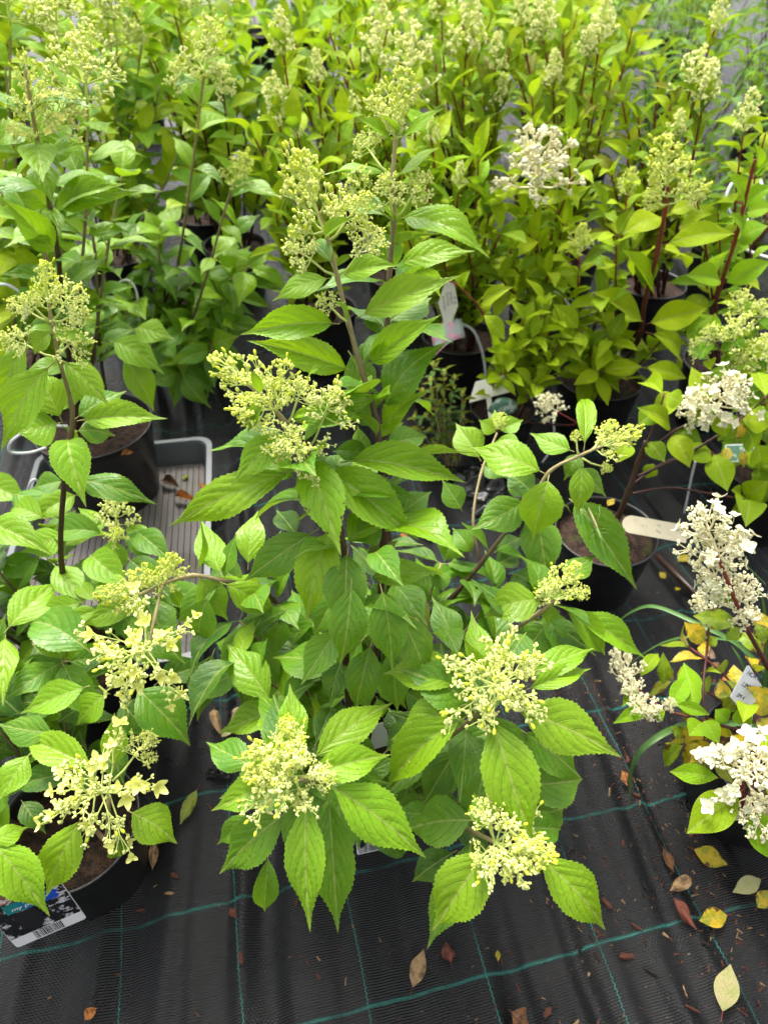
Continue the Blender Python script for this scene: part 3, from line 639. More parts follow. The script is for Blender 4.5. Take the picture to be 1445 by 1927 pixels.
# lower, older leaves round the middle
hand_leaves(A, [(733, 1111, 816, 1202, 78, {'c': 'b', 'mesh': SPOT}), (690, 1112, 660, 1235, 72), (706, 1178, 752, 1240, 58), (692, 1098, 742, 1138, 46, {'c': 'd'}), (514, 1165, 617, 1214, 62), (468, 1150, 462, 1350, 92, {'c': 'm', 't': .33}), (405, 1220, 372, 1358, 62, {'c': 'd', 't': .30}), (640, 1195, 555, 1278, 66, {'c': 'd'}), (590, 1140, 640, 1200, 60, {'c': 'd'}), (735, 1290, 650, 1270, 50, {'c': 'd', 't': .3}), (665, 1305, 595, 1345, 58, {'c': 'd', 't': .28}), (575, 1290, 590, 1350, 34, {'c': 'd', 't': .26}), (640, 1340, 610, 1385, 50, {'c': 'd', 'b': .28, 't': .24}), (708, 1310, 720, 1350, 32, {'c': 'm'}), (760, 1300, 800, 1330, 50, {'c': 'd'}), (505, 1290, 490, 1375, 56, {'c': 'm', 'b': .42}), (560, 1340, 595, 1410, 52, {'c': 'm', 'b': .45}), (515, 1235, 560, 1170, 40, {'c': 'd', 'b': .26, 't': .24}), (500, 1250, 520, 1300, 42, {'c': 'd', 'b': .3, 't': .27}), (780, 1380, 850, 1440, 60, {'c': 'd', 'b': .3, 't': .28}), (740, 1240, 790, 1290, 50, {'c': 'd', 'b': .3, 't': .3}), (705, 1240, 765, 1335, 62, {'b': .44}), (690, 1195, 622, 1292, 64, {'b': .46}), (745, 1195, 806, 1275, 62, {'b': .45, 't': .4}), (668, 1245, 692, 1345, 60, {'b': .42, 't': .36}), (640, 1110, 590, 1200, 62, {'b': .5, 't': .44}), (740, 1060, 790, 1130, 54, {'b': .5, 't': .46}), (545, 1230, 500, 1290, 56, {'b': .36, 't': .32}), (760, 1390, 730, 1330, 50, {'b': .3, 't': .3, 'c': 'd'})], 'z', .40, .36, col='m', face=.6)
hand_leaves(A, [(662, 1090, 640, 1252, 78), (715, 1098, 738, 1264, 78), (742, 1140, 806, 1288, 72), (700, 1205, 668, 1338, 70), (640, 1180, 566, 1290, 68), (735, 1215, 748, 1340, 64), (645, 1240, 622, 1330, 58, {'c': 'd'}), (705, 1040, 760, 1105, 62)], 'y', .61, .545, col='m', face=.6)
# A4: stem arching out to the left with a hanging yellow-white head
qA4 = put_stem(A, [base_pt(A, .06, 3.3), P(600, 1230, z=.30), P(540, 1150, z=.40), P(470, 1105, z=.49), P(414, 1092, z=.53), P(363, 1083, z=.55), P(306, 1100, z=.545), P(262, 1120, z=.53)], .005, .0030, t0=.1)
put_panicle(A, P(278, 1222, z=.515), Vector((-.08, -.75, .75)), .08, YEL[0], 1.0); put_stem(A, [P(306, 1100, z=.545), P(292, 1160, z=.54), P(278, 1222, z=.515)], .0028, .0024, t0=.8)
put_panicle(A, P(300, 1102, z=.545), P(248, 1078, z=.60) - P(300, 1102, z=.545), .055, LIME[0], .8); put_panicle(A, P(310, 1098, z=.545), P(330, 1045, z=.60) - P(310, 1098, z=.545), .055, LIME[1], .8); put_panicle(A, P(265, 1118, z=.53), P(195, 1118, z=.54) - P(265, 1118, z=.53), .06, LIME[2], .9)
hand_leaves(A, [(419, 1086, 378, 976, 62), (367, 1080, 378, 972, 26, {'roll': 60, 't': .62}), (467, 1072, 486, 960, 58), (414, 1095, 522, 1156, 62, {'t': .46}), (371, 1082, 430, 1169, 62, {'t': .47}), (310, 1085, 300, 1040, 18), (300, 1095, 275, 1048, 12), (320, 1105, 340, 1145, 26, {'t': .5}), (395, 1115, 372, 1220, 70, {'t': .44, 'c': 'm'}), (280, 1130, 150, 1180, 56, {'b': .50, 't': .44}), (270, 1180, 350, 1250, 70, {'b': .44, 't': .40, 'c': 'm'})], 'z', .54, .57, face=.55)
# A5: branch reaching right
qA5 = put_stem(A, [base_pt(A, .05, .2), P(790, 1190, z=.30), P(850, 1125, z=.38), P(905, 1060, z=.45), P(960, 990, z=.51), P(997, 949, z=.545), P(1033, 888, z=.60), P(1087, 859, z=.63), P(1135, 838, z=.65)], .0055, .0024, t0=.0, t1=1.1)
b = P(1118, 846, z=.642); put_panicle(A, b, P(1208, 812, z=.675) - b, .072, LIME[1], .62); cyme(A, P(1088, 858, z=.63), P(1082, 812, z=.67), LIME[2], .4); cyme(A, P(1095, 862, z=.63), P(1148, 884, z=.61), LIME[0], .35); cyme(A, P(1110, 850, z=.64), P(1152, 795, z=.67), LIME[0], .5)
hand_leaves(A, [(1098, 850, 1093, 751, 40), (1080, 850, 996, 815, 52), (1028, 893, 885, 842, 84, {'mesh': BROAD[2]}), (905, 868, 857, 796, 62, {'b': .52, 't': .55}), (1033, 893, 1002, 1015, 84, {'t': .52}), (1094, 868, 1084, 972, 48, {'t': .54}), (993, 940, 886, 997, 80, {'b': .55, 't': .52, 'c': 'm'}), (1070, 938, 1198, 1110, 78, {'b': .50, 't': .42, 'c': 'm'}), (1000, 950, 1029, 1105, 80, {'b': .54, 't': .45, 'c': 'm'}), (925, 1066, 974, 1049, 46, {'b': .40, 't': .38, 'c': 'd'}), (835, 1115, 822, 1068, 38, {'b': .40, 't': .42, 'c': 'm'}), (865, 1005, 836, 1056, 62, {'b': .45, 't': .40, 'c': 'm'}), (888, 1046, 850, 993, 42, {'b': .43, 't': .45, 'c': 'm'}), (870, 963, 831, 902, 50, {'b': .48, 't': .52, 'c': 'm'}), (930, 1040, 985, 1010, 40, {'b': .42, 't': .42, 'c': 'd'}), (935, 1110, 852, 1137, 50, {'b': .38, 't': .36, 'c': 'm'}), (1090, 850, 1060, 905, 40, {'b': .6, 't': .56, 'c': 'm'}), (1080, 880, 1140, 935, 46, {'b': .55, 't': .5, 'c': 'm'}), (1008, 935, 948, 885, 60, {'b': .53, 't': .55, 'c': 'd'}), (905, 875, 955, 900, 44, {'b': .47, 't': .46, 'c': 'm'}), (860, 1115, 905, 1100, 40, {'b': .36, 't': .34, 'c': 'd'})], 'z', .62, .62, face=.5)
put_stem(A, [P(905, 1060, z=.45), P(890, 980, z=.49), P(905, 890, z=.53), P(935, 815, z=.57)], .003, .002, t0=.3); b = P(938, 808, z=.575); put_panicle(A, b, P(942, 785, z=.6) - b, .03, LIME[0], 1.0)
hand_leaves(A, [(935, 815, 900, 790, 40), (938, 812, 985, 790, 40), (930, 830, 985, 850, 44), (935, 812, 930, 770, 26)], 'z', .56, .58)
# A6
qA6 = put_stem(A, [base_pt(A, .06, .6), P(850, 1290, z=.30), P(950, 1200, z=.43), P(1020, 1150, z=.50), P(1045, 1125, z=.52)], .0045, .0022, t0=.1)
b = P(1040, 1125, z=.52); put_panicle(A, b, P(1080, 1062, z=.55) - b, .062, LIME[2], .85); cyme(A, P(1046, 1128, z=.52), P(1105, 1112, z=.53), LIME[0], .5); put_panicle(A, P(1042, 1126, z=.52), P(1015, 1110, z=.54) - P(1042, 1126, z=.52), .03, CREAM[0], 1)
hand_leaves(A, [(1025, 1130, 910, 1162, 82, {'c': 'l'}), (1054, 1140, 1138, 1234, 58, {'t': .43}), (1036, 1134, 1029, 1178, 36), (1060, 1100, 1120, 1044, 52, {'b': .47, 't': .47, 'c': 'm'}), (1070, 1150, 1215, 1240, 66, {'t': .40}), (1035, 1165, 985, 1240, 82, {'b': .44, 't': .40, 'c': 'm'}), (1010, 1160, 1060, 1215, 70, {'b': .43, 't': .38, 'c': 'm'}), (960, 1080, 1020, 1120, 60, {'b': .42, 't': .44, 'c': 'd'})], 'z', .51, .48)
# A7
qA7 = put_stem(A, [base_pt(A, .07, .0), P(810, 1410, z=.36), P(880, 1360, z=.50), P(918, 1322, z=.60)], .005, .003, t0=.1)
put_panicle(A, P(928, 1296, z=.59), Vector((.06, -.30, 1)), .050, FLAT[0], 1.08)
hand_leaves(A, [(918, 1290, 886, 1148, 56, {'t': .62}), (910, 1270, 870, 1198, 28, {'t': .64}), (875, 1290, 720, 1268, 84), (880, 1325, 735, 1394, 80, {'t': .54}), (885, 1345, 727, 1483, 86, {'t': .48}), (922, 1340, 1005, 1597, 112, {'t': .50, 'mesh': BROAD[1]}), (960, 1330, 1169, 1425, 106, {'t': .54}), (985, 1280, 1118, 1219, 58), (985, 1300, 1112, 1258, 46), (975, 1370, 1093, 1464, 82, {'b': .52, 't': .44, 'c': 'm'}), (950, 1480, 1096, 1466, 92, {'b': .44, 't': .40, 'c': 'm'}), (867, 1400, 794, 1519, 66, {'b': .45, 't': .36, 'c': 'd'}), (890, 1400, 940, 1500, 66, {'b': .44, 't': .36, 'c': 'd'}), (830, 1180, 866, 1240, 62, {'b': .44, 't': .50, 'c': 'm'}), (990, 1190, 950, 1260, 76, {'b': .5, 't': .5, 'c': 'm'}), (862, 1230, 812, 1123, 62, {'b': .45, 't': .47, 'c': 'm'}), (960, 1545, 1060, 1520, 70, {'b': .42, 't': .38, 'c': 'm'}), (900, 1345, 830, 1330, 34, {'b': .56, 't': .54, 'c': 'm'})], 'z', .585, .57, face=.6)
# A8
qA8 = put_stem(A, [base_pt(A, .07, 4.2), P(650, 1470, z=.36), P(600, 1470, z=.50), P(565, 1468, z=.575)], .005, .003, t0=.1)
put_panicle(A, P(552, 1462, z=.575), Vector((-.55, -.30, 1)), .052, FLAT[1], .80); put_panicle(A, P(535, 1466, z=.58), P(480, 1425, z=.62) - P(535, 1466, z=.58), .055, LIME[0], .95)
cyme(A, P(556, 1455, z=.575), P(535, 1355, z=.62), LIME[1], .45); cyme(A, P(556, 1455, z=.575), P(560, 1400, z=.62), CREAM[0], .6); cyme(A, P(565, 1462, z=.57), P(622, 1462, z=.59), CREAM[1], .6, .8); cyme(A, P(560, 1470, z=.57), P(562, 1515, z=.56), CREAM[2], .7)
hand_leaves(A, [(553, 1420, 545, 1286, 60, {'t': .61}), (528, 1440, 497, 1376, 30, {'t': .62}), (578, 1440, 739, 1322, 74), (575, 1458, 736, 1420, 72), (610, 1470, 802, 1615, 104, {'t': .47}), (618, 1485, 636, 1757, 86, {'b': .54, 't': .40, 'c': 'm', 'mesh': BROAD[0]}), (578, 1492, 584, 1755, 80, {'t': .49, 'mesh': BROAD[1]}), (550, 1520, 413, 1645, 90, {'b': .55, 't': .46, 'c': 'm'}), (520, 1470, 397, 1526, 62), (490, 1450, 388, 1396, 66, {'c': 'm'}), (505, 1600, 498, 1716, 50, {'b': .42, 't': .34, 'c': 'm'}), (600, 1450, 735, 1475, 64, {'b': .50, 't': .44, 'c': 'm'}), (575, 1420, 480, 1300, 62, {'b': .5, 't': .46, 'c': 'm'}), (590, 1410, 625, 1330, 50, {'b': .46, 't': .42, 'c': 'd'}), (480, 1530, 408, 1590, 46, {'b': .44, 't': .40, 'c': 'm'}), (640, 1590, 570, 1620, 60, {'b': .36, 't': .32, 'c': 'd'}), (690, 1590, 770, 1600, 44, {'b': .36, 't': .32, 'c': 'd'}), (720, 1420, 790, 1370, 60, {'b': .32, 't': .28, 'c': 'd'}), (660, 1440, 640, 1540, 60, {'b': .4, 't': .36, 'c': 'd'})], 'z', .57, .55, face=.62)
# A9
qA9 = put_stem(A, [base_pt(A, .07, 5.4), P(800, 1520, z=.30), P(880, 1560, z=.42), P(940, 1590, z=.50)], .0048, .0028, t0=.1)
b = P(930, 1585, z=.495); put_panicle(A, b, P(990, 1625, z=.545) - b, .062, CREAM[2], .95); put_panicle(A, b, P(1010, 1600, z=.53) - b, .075, LIME[1], .7); cyme(A, P(930, 1583, z=.495), P(915, 1510, z=.54), CREAM[1], .55); cyme(A, P(932, 1590, z=.495), P(895, 1620, z=.51), CREAM[0], .55); cyme(A, P(940, 1590, z=.5), P(955, 1645, z=.50), CREAM[2], .6)
hand_leaves(A, [(924, 1572, 891, 1491, 52), (900, 1545, 760, 1562, 98, {'b': .46, 't': .41, 'c': 'm'}), (922, 1590, 812, 1753, 106, {'t': .41}), (880, 1600, 803, 1787, 70, {'b': .42, 't': .34, 'c': 'm'}), (1000, 1600, 1139, 1751, 92, {'t': .40}), (965, 1560, 1055, 1560, 60, {'b': .46, 't': .42, 'c': 'm'}), (860, 1600, 775, 1660, 60, {'b': .36, 't': .32, 'c': 'd'}), (945, 1530, 925, 1480, 50, {'b': .45, 't': .44, 'c': 'm'}), (870, 1510, 790, 1500, 60, {'b': .38, 't': .34, 'c': 'd'}), (930, 1560, 870, 1480, 60, {'b': .4, 't': .36, 'c': 'd'})], 'z', .49, .48, face=.65)
# the leaves filling the middle of the plant
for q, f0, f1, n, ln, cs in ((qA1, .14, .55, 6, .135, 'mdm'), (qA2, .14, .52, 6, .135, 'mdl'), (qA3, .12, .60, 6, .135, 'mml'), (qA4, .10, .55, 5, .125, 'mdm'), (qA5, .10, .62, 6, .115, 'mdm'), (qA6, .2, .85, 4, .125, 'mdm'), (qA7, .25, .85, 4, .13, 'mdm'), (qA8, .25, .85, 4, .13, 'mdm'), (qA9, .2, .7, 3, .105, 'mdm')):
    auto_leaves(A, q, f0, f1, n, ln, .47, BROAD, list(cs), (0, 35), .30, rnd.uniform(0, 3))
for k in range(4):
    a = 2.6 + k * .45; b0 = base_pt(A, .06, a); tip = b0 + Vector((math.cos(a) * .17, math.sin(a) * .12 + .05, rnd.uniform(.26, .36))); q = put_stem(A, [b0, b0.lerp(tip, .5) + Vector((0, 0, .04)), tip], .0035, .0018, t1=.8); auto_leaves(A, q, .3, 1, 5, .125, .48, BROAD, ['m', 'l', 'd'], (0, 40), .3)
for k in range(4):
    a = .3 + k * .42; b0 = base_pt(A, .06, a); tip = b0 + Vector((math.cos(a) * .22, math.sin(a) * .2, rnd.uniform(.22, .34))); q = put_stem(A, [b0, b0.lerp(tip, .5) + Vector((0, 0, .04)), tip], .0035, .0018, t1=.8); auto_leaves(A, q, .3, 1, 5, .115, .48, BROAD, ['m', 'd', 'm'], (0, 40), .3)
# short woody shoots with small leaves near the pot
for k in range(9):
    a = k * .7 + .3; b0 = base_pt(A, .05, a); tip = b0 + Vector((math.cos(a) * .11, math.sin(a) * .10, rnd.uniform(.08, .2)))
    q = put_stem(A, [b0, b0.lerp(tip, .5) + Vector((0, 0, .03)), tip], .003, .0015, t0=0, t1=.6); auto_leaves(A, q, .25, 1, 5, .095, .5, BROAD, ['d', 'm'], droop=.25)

# ------------------------------------------------------------------ left foreground hydrangea with the photo card
B_ = plant('potted_hydrangea', -.54, .535, .118, .19, 'front left hydrangea with yellow-white open flower head above a pot with photo card', seed=2)
put_stem(B_, [base_pt(B_, .03, .6), P(200, 1580, z=.30), P(205, 1500, z=.41)], .005, .003, t0=.1)
put_panicle(B_, P(206, 1490, z=.405), Vector((-.10, -.55, 1)), .08, YEL[1], .95); cyme(B_, P(212, 1470, z=.41), P(285, 1385, z=.44), YEL[0], .45, .8)
hand_leaves(B_, [(216, 1449, 216, 1340, 52, {'t': .45}), (185, 1450, 38, 1385, 66), (240, 1525, 334, 1588, 80, {'t': .36}), (160, 1530, 88, 1688, 80, {'t': .30}), (140, 1590, 112, 1652, 46, {'b': .34, 't': .30, 'c': 'm'}), (-25, 1570, 95, 1725, 84, {'b': .42, 't': .33}), (-20, 1592, 55, 1556, 42, {'b': .42, 't': .40}), (60, 1415, -5, 1512, 62, {'b': .42, 't': .4}), (110, 1380, -5, 1362, 64, {'b': .42, 't': .40, 'c': 'm'}), (160, 1455, 28, 1488, 50, {'b': .37, 't': .34, 'c': 'd'}), (215, 1560, 228, 1612, 42, {'b': .34, 't': .28, 'c': 'd'}), (40, 1505, 88, 1570, 46, {'b': .26, 't': .23, 'c': 'd'}), (200, 1400, 235, 1480, 50, {'b': .36, 't': .33, 'c': 'd'}), (190, 1440, 130, 1480, 50, {'b': .38, 't': .36, 'c': 'd'}), (10, 1460, -40, 1560, 60, {'b': .4, 't': .37, 'c': 'm'})], 'z', .405, .40, face=.6)
for a, l in ((2.2, .2), (3.3, .22), (4.0, .18), (1.4, .2)):
    b0 = base_pt(B_, .05, a); tip = b0 + Vector((math.cos(a) * .10 - .03, math.sin(a) * .08, l)); q = put_stem(B_, [b0, b0.lerp(tip, .5) + Vector((0, 0, .02)), tip], .004, .002, t1=.7)
    auto_leaves(B_, q, .35, 1, 5, .12, .50, BROAD, ['m', 'd', 'l'], droop=.25)

# ------------------------------------------------------------------ left middle hydrangea (single tall bare stem, buds at the left edge)
C_ = plant('potted_hydrangea', -.62, .86, .118, .19, 'hydrangea standing in the grey tray with a tall stem topped by small green buds', seed=3, zb=.016)
put_stem(C_, [base_pt(C_, .04, 1.0), P(119, 1082, Y=.88), P(124, 881, Y=.90), P(135, 816, Y=.91), P(135, 762, Y=.92), P(112, 676, Y=.93), P(97, 600, Y=.935), P(92, 560, Y=.94)], .0055, .0024)
b = P(92, 585, Y=.935); put_panicle(C_, b, P(82, 488, Y=.95) - b, .060, LIME[0], .68)
for T in ((22, 570), (160, 588), (45, 560), (140, 545)): cyme(C_, P(95, 605, Y=.935), P(*T, Y=.92), CREAM, .45, .9)
cyme(C_, P(112, 674, Y=.93), P(8, 632, Y=.90), CREAM[0], .4); cyme(C_, P(108, 660, Y=.93), P(148, 640, Y=.90), CREAM[1], .5)
hand_leaves(C_, [(105, 678, 3, 848, 88, {'t': .86}), (118, 795, 62, 700, 70, {'b': .92, 't': .98}), (115, 795, 20, 812, 84, {'t': .88}), (115, 676, 206, 764, 62, {'t': .89}), (145, 792, 316, 788, 64, {'t': .93}), (140, 790, 240, 735, 60, {'b': .93, 't': 1.0, 'c': 'm'}), (128, 825, 163, 955, 74, {'t': .80}), (140, 812, 218, 820, 56, {'t': .95, 'c': 'm'}), (130, 905, 297, 950, 62, {'t': .90, 'c': 'm'}), (122, 905, 60, 920, 50, {'c': 'm'}), (100, 625, 65, 668, 44, {'t': .90}), (105, 625, 175, 645, 34, {'t': .90}), (98, 640, 150, 618, 24, {'t': .92}), (118, 720, 160, 690, 40, {'t': .97, 'c': 'm'}), (118, 800, 150, 860, 40, {'t': .96, 'c': 'm'})], 'y', .92, .90, face=.5)
put_stem(C_, [base_pt(C_, .05, -.3), P(190, 1110, z=.34), P(212, 1020, z=.42), P(218, 985, z=.44)], .004, .0022, t0=.1)
b = P(218, 990, z=.435); put_panicle(C_, b, P(225, 935, z=.49) - b, .06, CREAM[0], .85); cyme(C_, P(215, 1012, z=.42), P(222, 1005, z=.46), LIME[1], .6)
hand_leaves(C_, [(209, 983, 154, 1008, 28), (234, 987, 292, 1029, 38), (205, 1008, 84, 1010, 60, {'c': 'm'}), (212, 1010, 218, 1092, 62, {'t': .37}), (225, 1008, 318, 1044, 56, {'c': 'm', 't': .40}), (200, 990, 147, 955, 30), (220, 985, 215, 1012, 18), (20, 930, 121, 979, 66, {'c': 'm'}), (-30, 985, 102, 1047, 74), (-30, 915, 60, 945, 64), (8, 1192, 113, 1090, 74), (160, 1133, 62, 1161, 48), (190, 1148, 123, 1175, 36), (180, 1135, 143, 1092, 32), (180, 1235, 54, 1173, 92, {'c': 'm'}), (12, 1195, 6, 1330, 56), (170, 1290, 38, 1343, 66, {'b': .44}), (250, 1290, 359, 1404, 98, {'b': .43, 't': .36, 'c': 'm'}), (205, 1305, 145, 1365, 64, {'b': .42, 't': .38}), (185, 1310, 108, 1360, 66, {'b': .36, 't': .33, 'c': 'd'}), (225, 1320, 290, 1385, 72, {'b': .36, 't': .32, 'c': 'd'}), (130, 1070, 60, 1090, 50, {'b': .34, 't': .3, 'c': 'd'}), (150, 1050, 190, 1110, 60, {'b': .33, 't': .3, 'c': 'm'}), (60, 1210, 130, 1290, 70, {'b': .34, 't': .3, 'c': 'd'}), (60, 1250, 70, 1330, 60, {'b': .33, 't': .3, 'c': 'd'}), (290, 1290, 390, 1250, 60, {'b': .36, 't': .33, 'c': 'd'}), (255, 1200, 300, 1260, 50, {'b': .4, 't': .37, 'c': 'm'}), (-10, 1060, 90, 1075, 60, {'b': .36, 't': .33, 'c': 'm'}), (20, 1120, 70, 1150, 60, {'b': .32, 't': .3, 'c': 'd'}), (150, 930, 58, 985, 60), (130, 1005, 38, 1040, 62), (170, 1045, 252, 1112, 66), (240, 1050, 318, 1122, 60, {'c': 'd'}), (100, 1060, 160, 1140, 60), (255, 1000, 330, 1062, 56, {'c': 'm'}), (190, 1080, 250, 1150, 60), (90, 980, 20, 960, 56)], 'z', .43, .42, face=.55)
for a, l in ((2.6, .24), (3.4, .26), (4.2, .22), (5.2, .22), (1.8, .2), (.2, .2), (3.0, .16), (3.8, .15), (4.7, .15)):
    b0 = base_pt(C_, .05, a); tip = b0 + Vector((math.cos(a) * .12, math.sin(a) * .12, l)); q = put_stem(C_, [b0, b0.lerp(tip, .5) + Vector((0, 0, .03)), tip], .004, .002, t1=.7)
    auto_leaves(C_, q, .2, 1, 6, .13, .50, BROAD, ['m', 'd', 'm', 'l'], droop=.3)
# ------------------------------------------------------------------ plants further back, left side
def protos_far(p): return p is FARP
def shoot(root, tips, meshes, col, ln, wr, n, mat='stem', pan=None, plen=None, pw=1.0, f0=.25, r0=.005, el=(15, 45), droop=.18, grow=0.0, lean=.0, t1=1.0, br=.05):
    """tips: (px, py, Y) of the shoot's end in the picture and its distance; the shoot rises from the pot"""
    for i, tp in enumerate(tips):
        T = P(tp[0], tp[1], Y=tp[2]) if len(tp) < 4 or tp[3] is None else P(tp[0], tp[1], z=tp[3])
        b0 = base_pt(root, br, i * 2.4 + 1); out = Vector((T.x - b0.x, T.y - b0.y, 0)); q1 = b0 + out * .35 + Vector((0, 0, (T.z - b0.z) * .38)); q2 = b0 + out * .74 + Vector((rnd.uniform(-.015, .015), rnd.uniform(-.015, .015), (T.z - b0.z) * .74))
        q = put_stem(root, [b0, q1, q2, T], r0, r0 * .42, mat, t1=t1)
        auto_leaves(root, q, f0, .97, n, ln, wr, meshes, col, el, droop, rnd.uniform(0, 3), grow)
        if pan and (plen or (len(tp) > 4)):
            l = tp[4] if len(tp) > 4 else plen
            if protos_far(pan): l *= .85
            if protos_far(pan) and rnd.random() < .1: l = 0
            if l > 0: put_panicle(root, T - (T - q2).normalized() * .01, (T - q2).normalized() * .6 + Vector((0, 0, .5)), l * rnd.uniform(.9, 1.1), pan, pw, florets=(l > .07 and depth(T) < 1.7))
D_ = plant('potted_hydrangea', -.78, 1.57, .155, .245, 'hydrangea in the big black pot of the grey tray, tall head at top left', seed=4, zb=.016)
q = put_stem(D_, [base_pt(D_, .04, 3), P(125, 640, Y=1.5), P(110, 480, Y=1.44), P(95, 390, Y=1.40), P(78, 300, Y=1.37), P(58, 190, Y=1.35), P(48, 130, Y=1.35)], .0065, .003)
b = P(70, 262, Y=1.365); put_panicle(D_, b, P(45, 72, Y=1.36) - b, .125, BIG[0], .72)
for T in ((135, 190), (18, 240)): cyme(D_, P(66, 255, Y=1.36), P(*T, Y=1.33), YEL[1], .55, .6)
auto_leaves(D_, q, .25, .80, 8, .125, .48, BROAD, ['l', 'm', 'l'], droop=.15)
hand_leaves(D_, [(70, 300, 100, 385, 60, {'t': 1.32}), (80, 300, 170, 270, 54), (110, 400, 262, 360, 60), (100, 400, 240, 345, 64, {'c': 'l'}), (95, 395, 5, 330, 60), (105, 480, 2, 370, 64), (60, 250, -10, 280, 60), (60, 640, 15, 765, 62), (205, 640, 310, 705, 62), (170, 700, 95, 785, 60), (230, 660, 290, 775, 58), (150, 660, 190, 780, 60), (250, 620, 330, 640, 56)], 'y', 1.40, 1.36)
shoot(D_, [(150, 330, 1.62), (165, 180, 1.6, None, .10), (25, 330, 1.6), (60, 420, 1.5), (230, 330, 1.66)], BROAD, ['l', 'm', 'l'], .12, .48, 8, pan=CREAM, pw=.9, f0=.3, r0=.0055)
E_ = plant('potted_hydrangea', -.70, 2.28, .13, .22, 'hydrangea behind the tray with long reddish-brown stems and lime leaves', seed=5)
q = put_stem(E_, [base_pt(E_, .04, 1), P(300, 600, Y=2.22), P(330, 520, Y=2.18), P(352, 390, Y=2.12), P(372, 240, Y=2.06), P(384, 140, Y=2.03)], .006, .003)
auto_leaves(E_, q, .25, .95, 9, .135, .46, BROAD, ['l', 'r', 'm'], droop=.15); b = P(384, 135, Y=2.03); put_panicle(E_, b, P(400, 25, Y=2.03) - b, .10, CREAM[0], .8); cyme(E_, P(380, 170, Y=2.04), P(430, 150, Y=2.0), CREAM[1], .5); cyme(E_, P(376, 200, Y=2.04), P(335, 120, Y=2.0), CREAM[2], .5)
q = put_stem(E_, [base_pt(E_, .05, .2), P(330, 680, Y=2.12), P(370, 580, Y=2.06), P(400, 480, Y=2.02), P(425, 390, Y=1.98), P(440, 345, Y=1.96)], .005, .0028)
auto_leaves(E_, q, .12, .95, 8, .13, .45, BROAD, ['l', 'm', 'l'], droop=.15); b = P(438, 350, Y=1.96); put_panicle(E_, b, P(466, 288, Y=1.95) - b, .085, LIME[1], .8)
shoot(E_, [(250, 560, 2.15), (300, 430, 2.2), (240, 450, 2.25), (360, 620, 2.1), (420, 560, 2.15), (210, 590, 2.1), (300, 640, 2.05), (170, 620, 2.05), (470, 500, 2.1), (450, 430, 2.15), (400, 660, 2.02), (340, 700, 2.0), (440, 610, 2.1)], BROAD, ['l', 'm', 'm'], .145, .47, 7, f0=.2, r0=.005)
SETF = [(-1.15, 2.05, 'hydrangea at the left edge behind the tall yellow-green flower head', [(10, 120, 1.9), (20, 30, 2.0, None, .11), (110, 60, 2.05, None, .10), (170, 120, 2.0), (60, 200, 1.95), (30, 440, 1.9), (10, 300, 1.9), (130, 420, 1.95), (80, 520, 1.85), (20, 560, 1.8)]),
        (-1.05, 2.75, 'leafy hydrangea at the top left with dark stems showing between leaves', [(220, 80, 2.6, None, .12), (90, -30, 2.7), (160, 20, 2.7), (270, 60, 2.65), (300, 160, 2.55), (215, 200, 2.55), (270, 250, 2.5), (330, 300, 2.45), (200, 30, 2.6)]),
        (-.78, 3.2, 'hydrangea at the top edge beside the dark path, pale head at its tip', [(300, 10, 3.0, None, .13), (350, 60, 3.0), (395, 5, 2.9, None, .12), (420, 80, 2.95), (250, -10, 3.1), (450, 170, 2.95), (380, 130, 2.9), (330, -20, 3.0)])]
for i, (x, y, lab, tips) in enumerate(SETF):
    r = plant('potted_hydrangea', x, y, .13, .22, lab, seed=6 + i); shoot(r, tips, REAR, ['r', 'l', 'r', 'm'], .15, .47, 11, pan=CREAM, f0=.22, r0=.0055, grow=-.2)
# far lime shrubs along the path
for x, y, lab, tips in [(-.62, 4.1, 'pale green leafy shrub beside the path below the black pots', [(455, 100, 4.0), (490, 110, 3.9), (520, 140, 3.9), (440, 60, 4.1), (475, 150, 3.8), (500, 170, 3.8)])]:
    r = plant('potted_shrub', x, y, .13, .2, lab); shoot(r, tips, REAR, ['q', 'm', 'r'], .14, .4, 9, f0=.25, droop=.35)

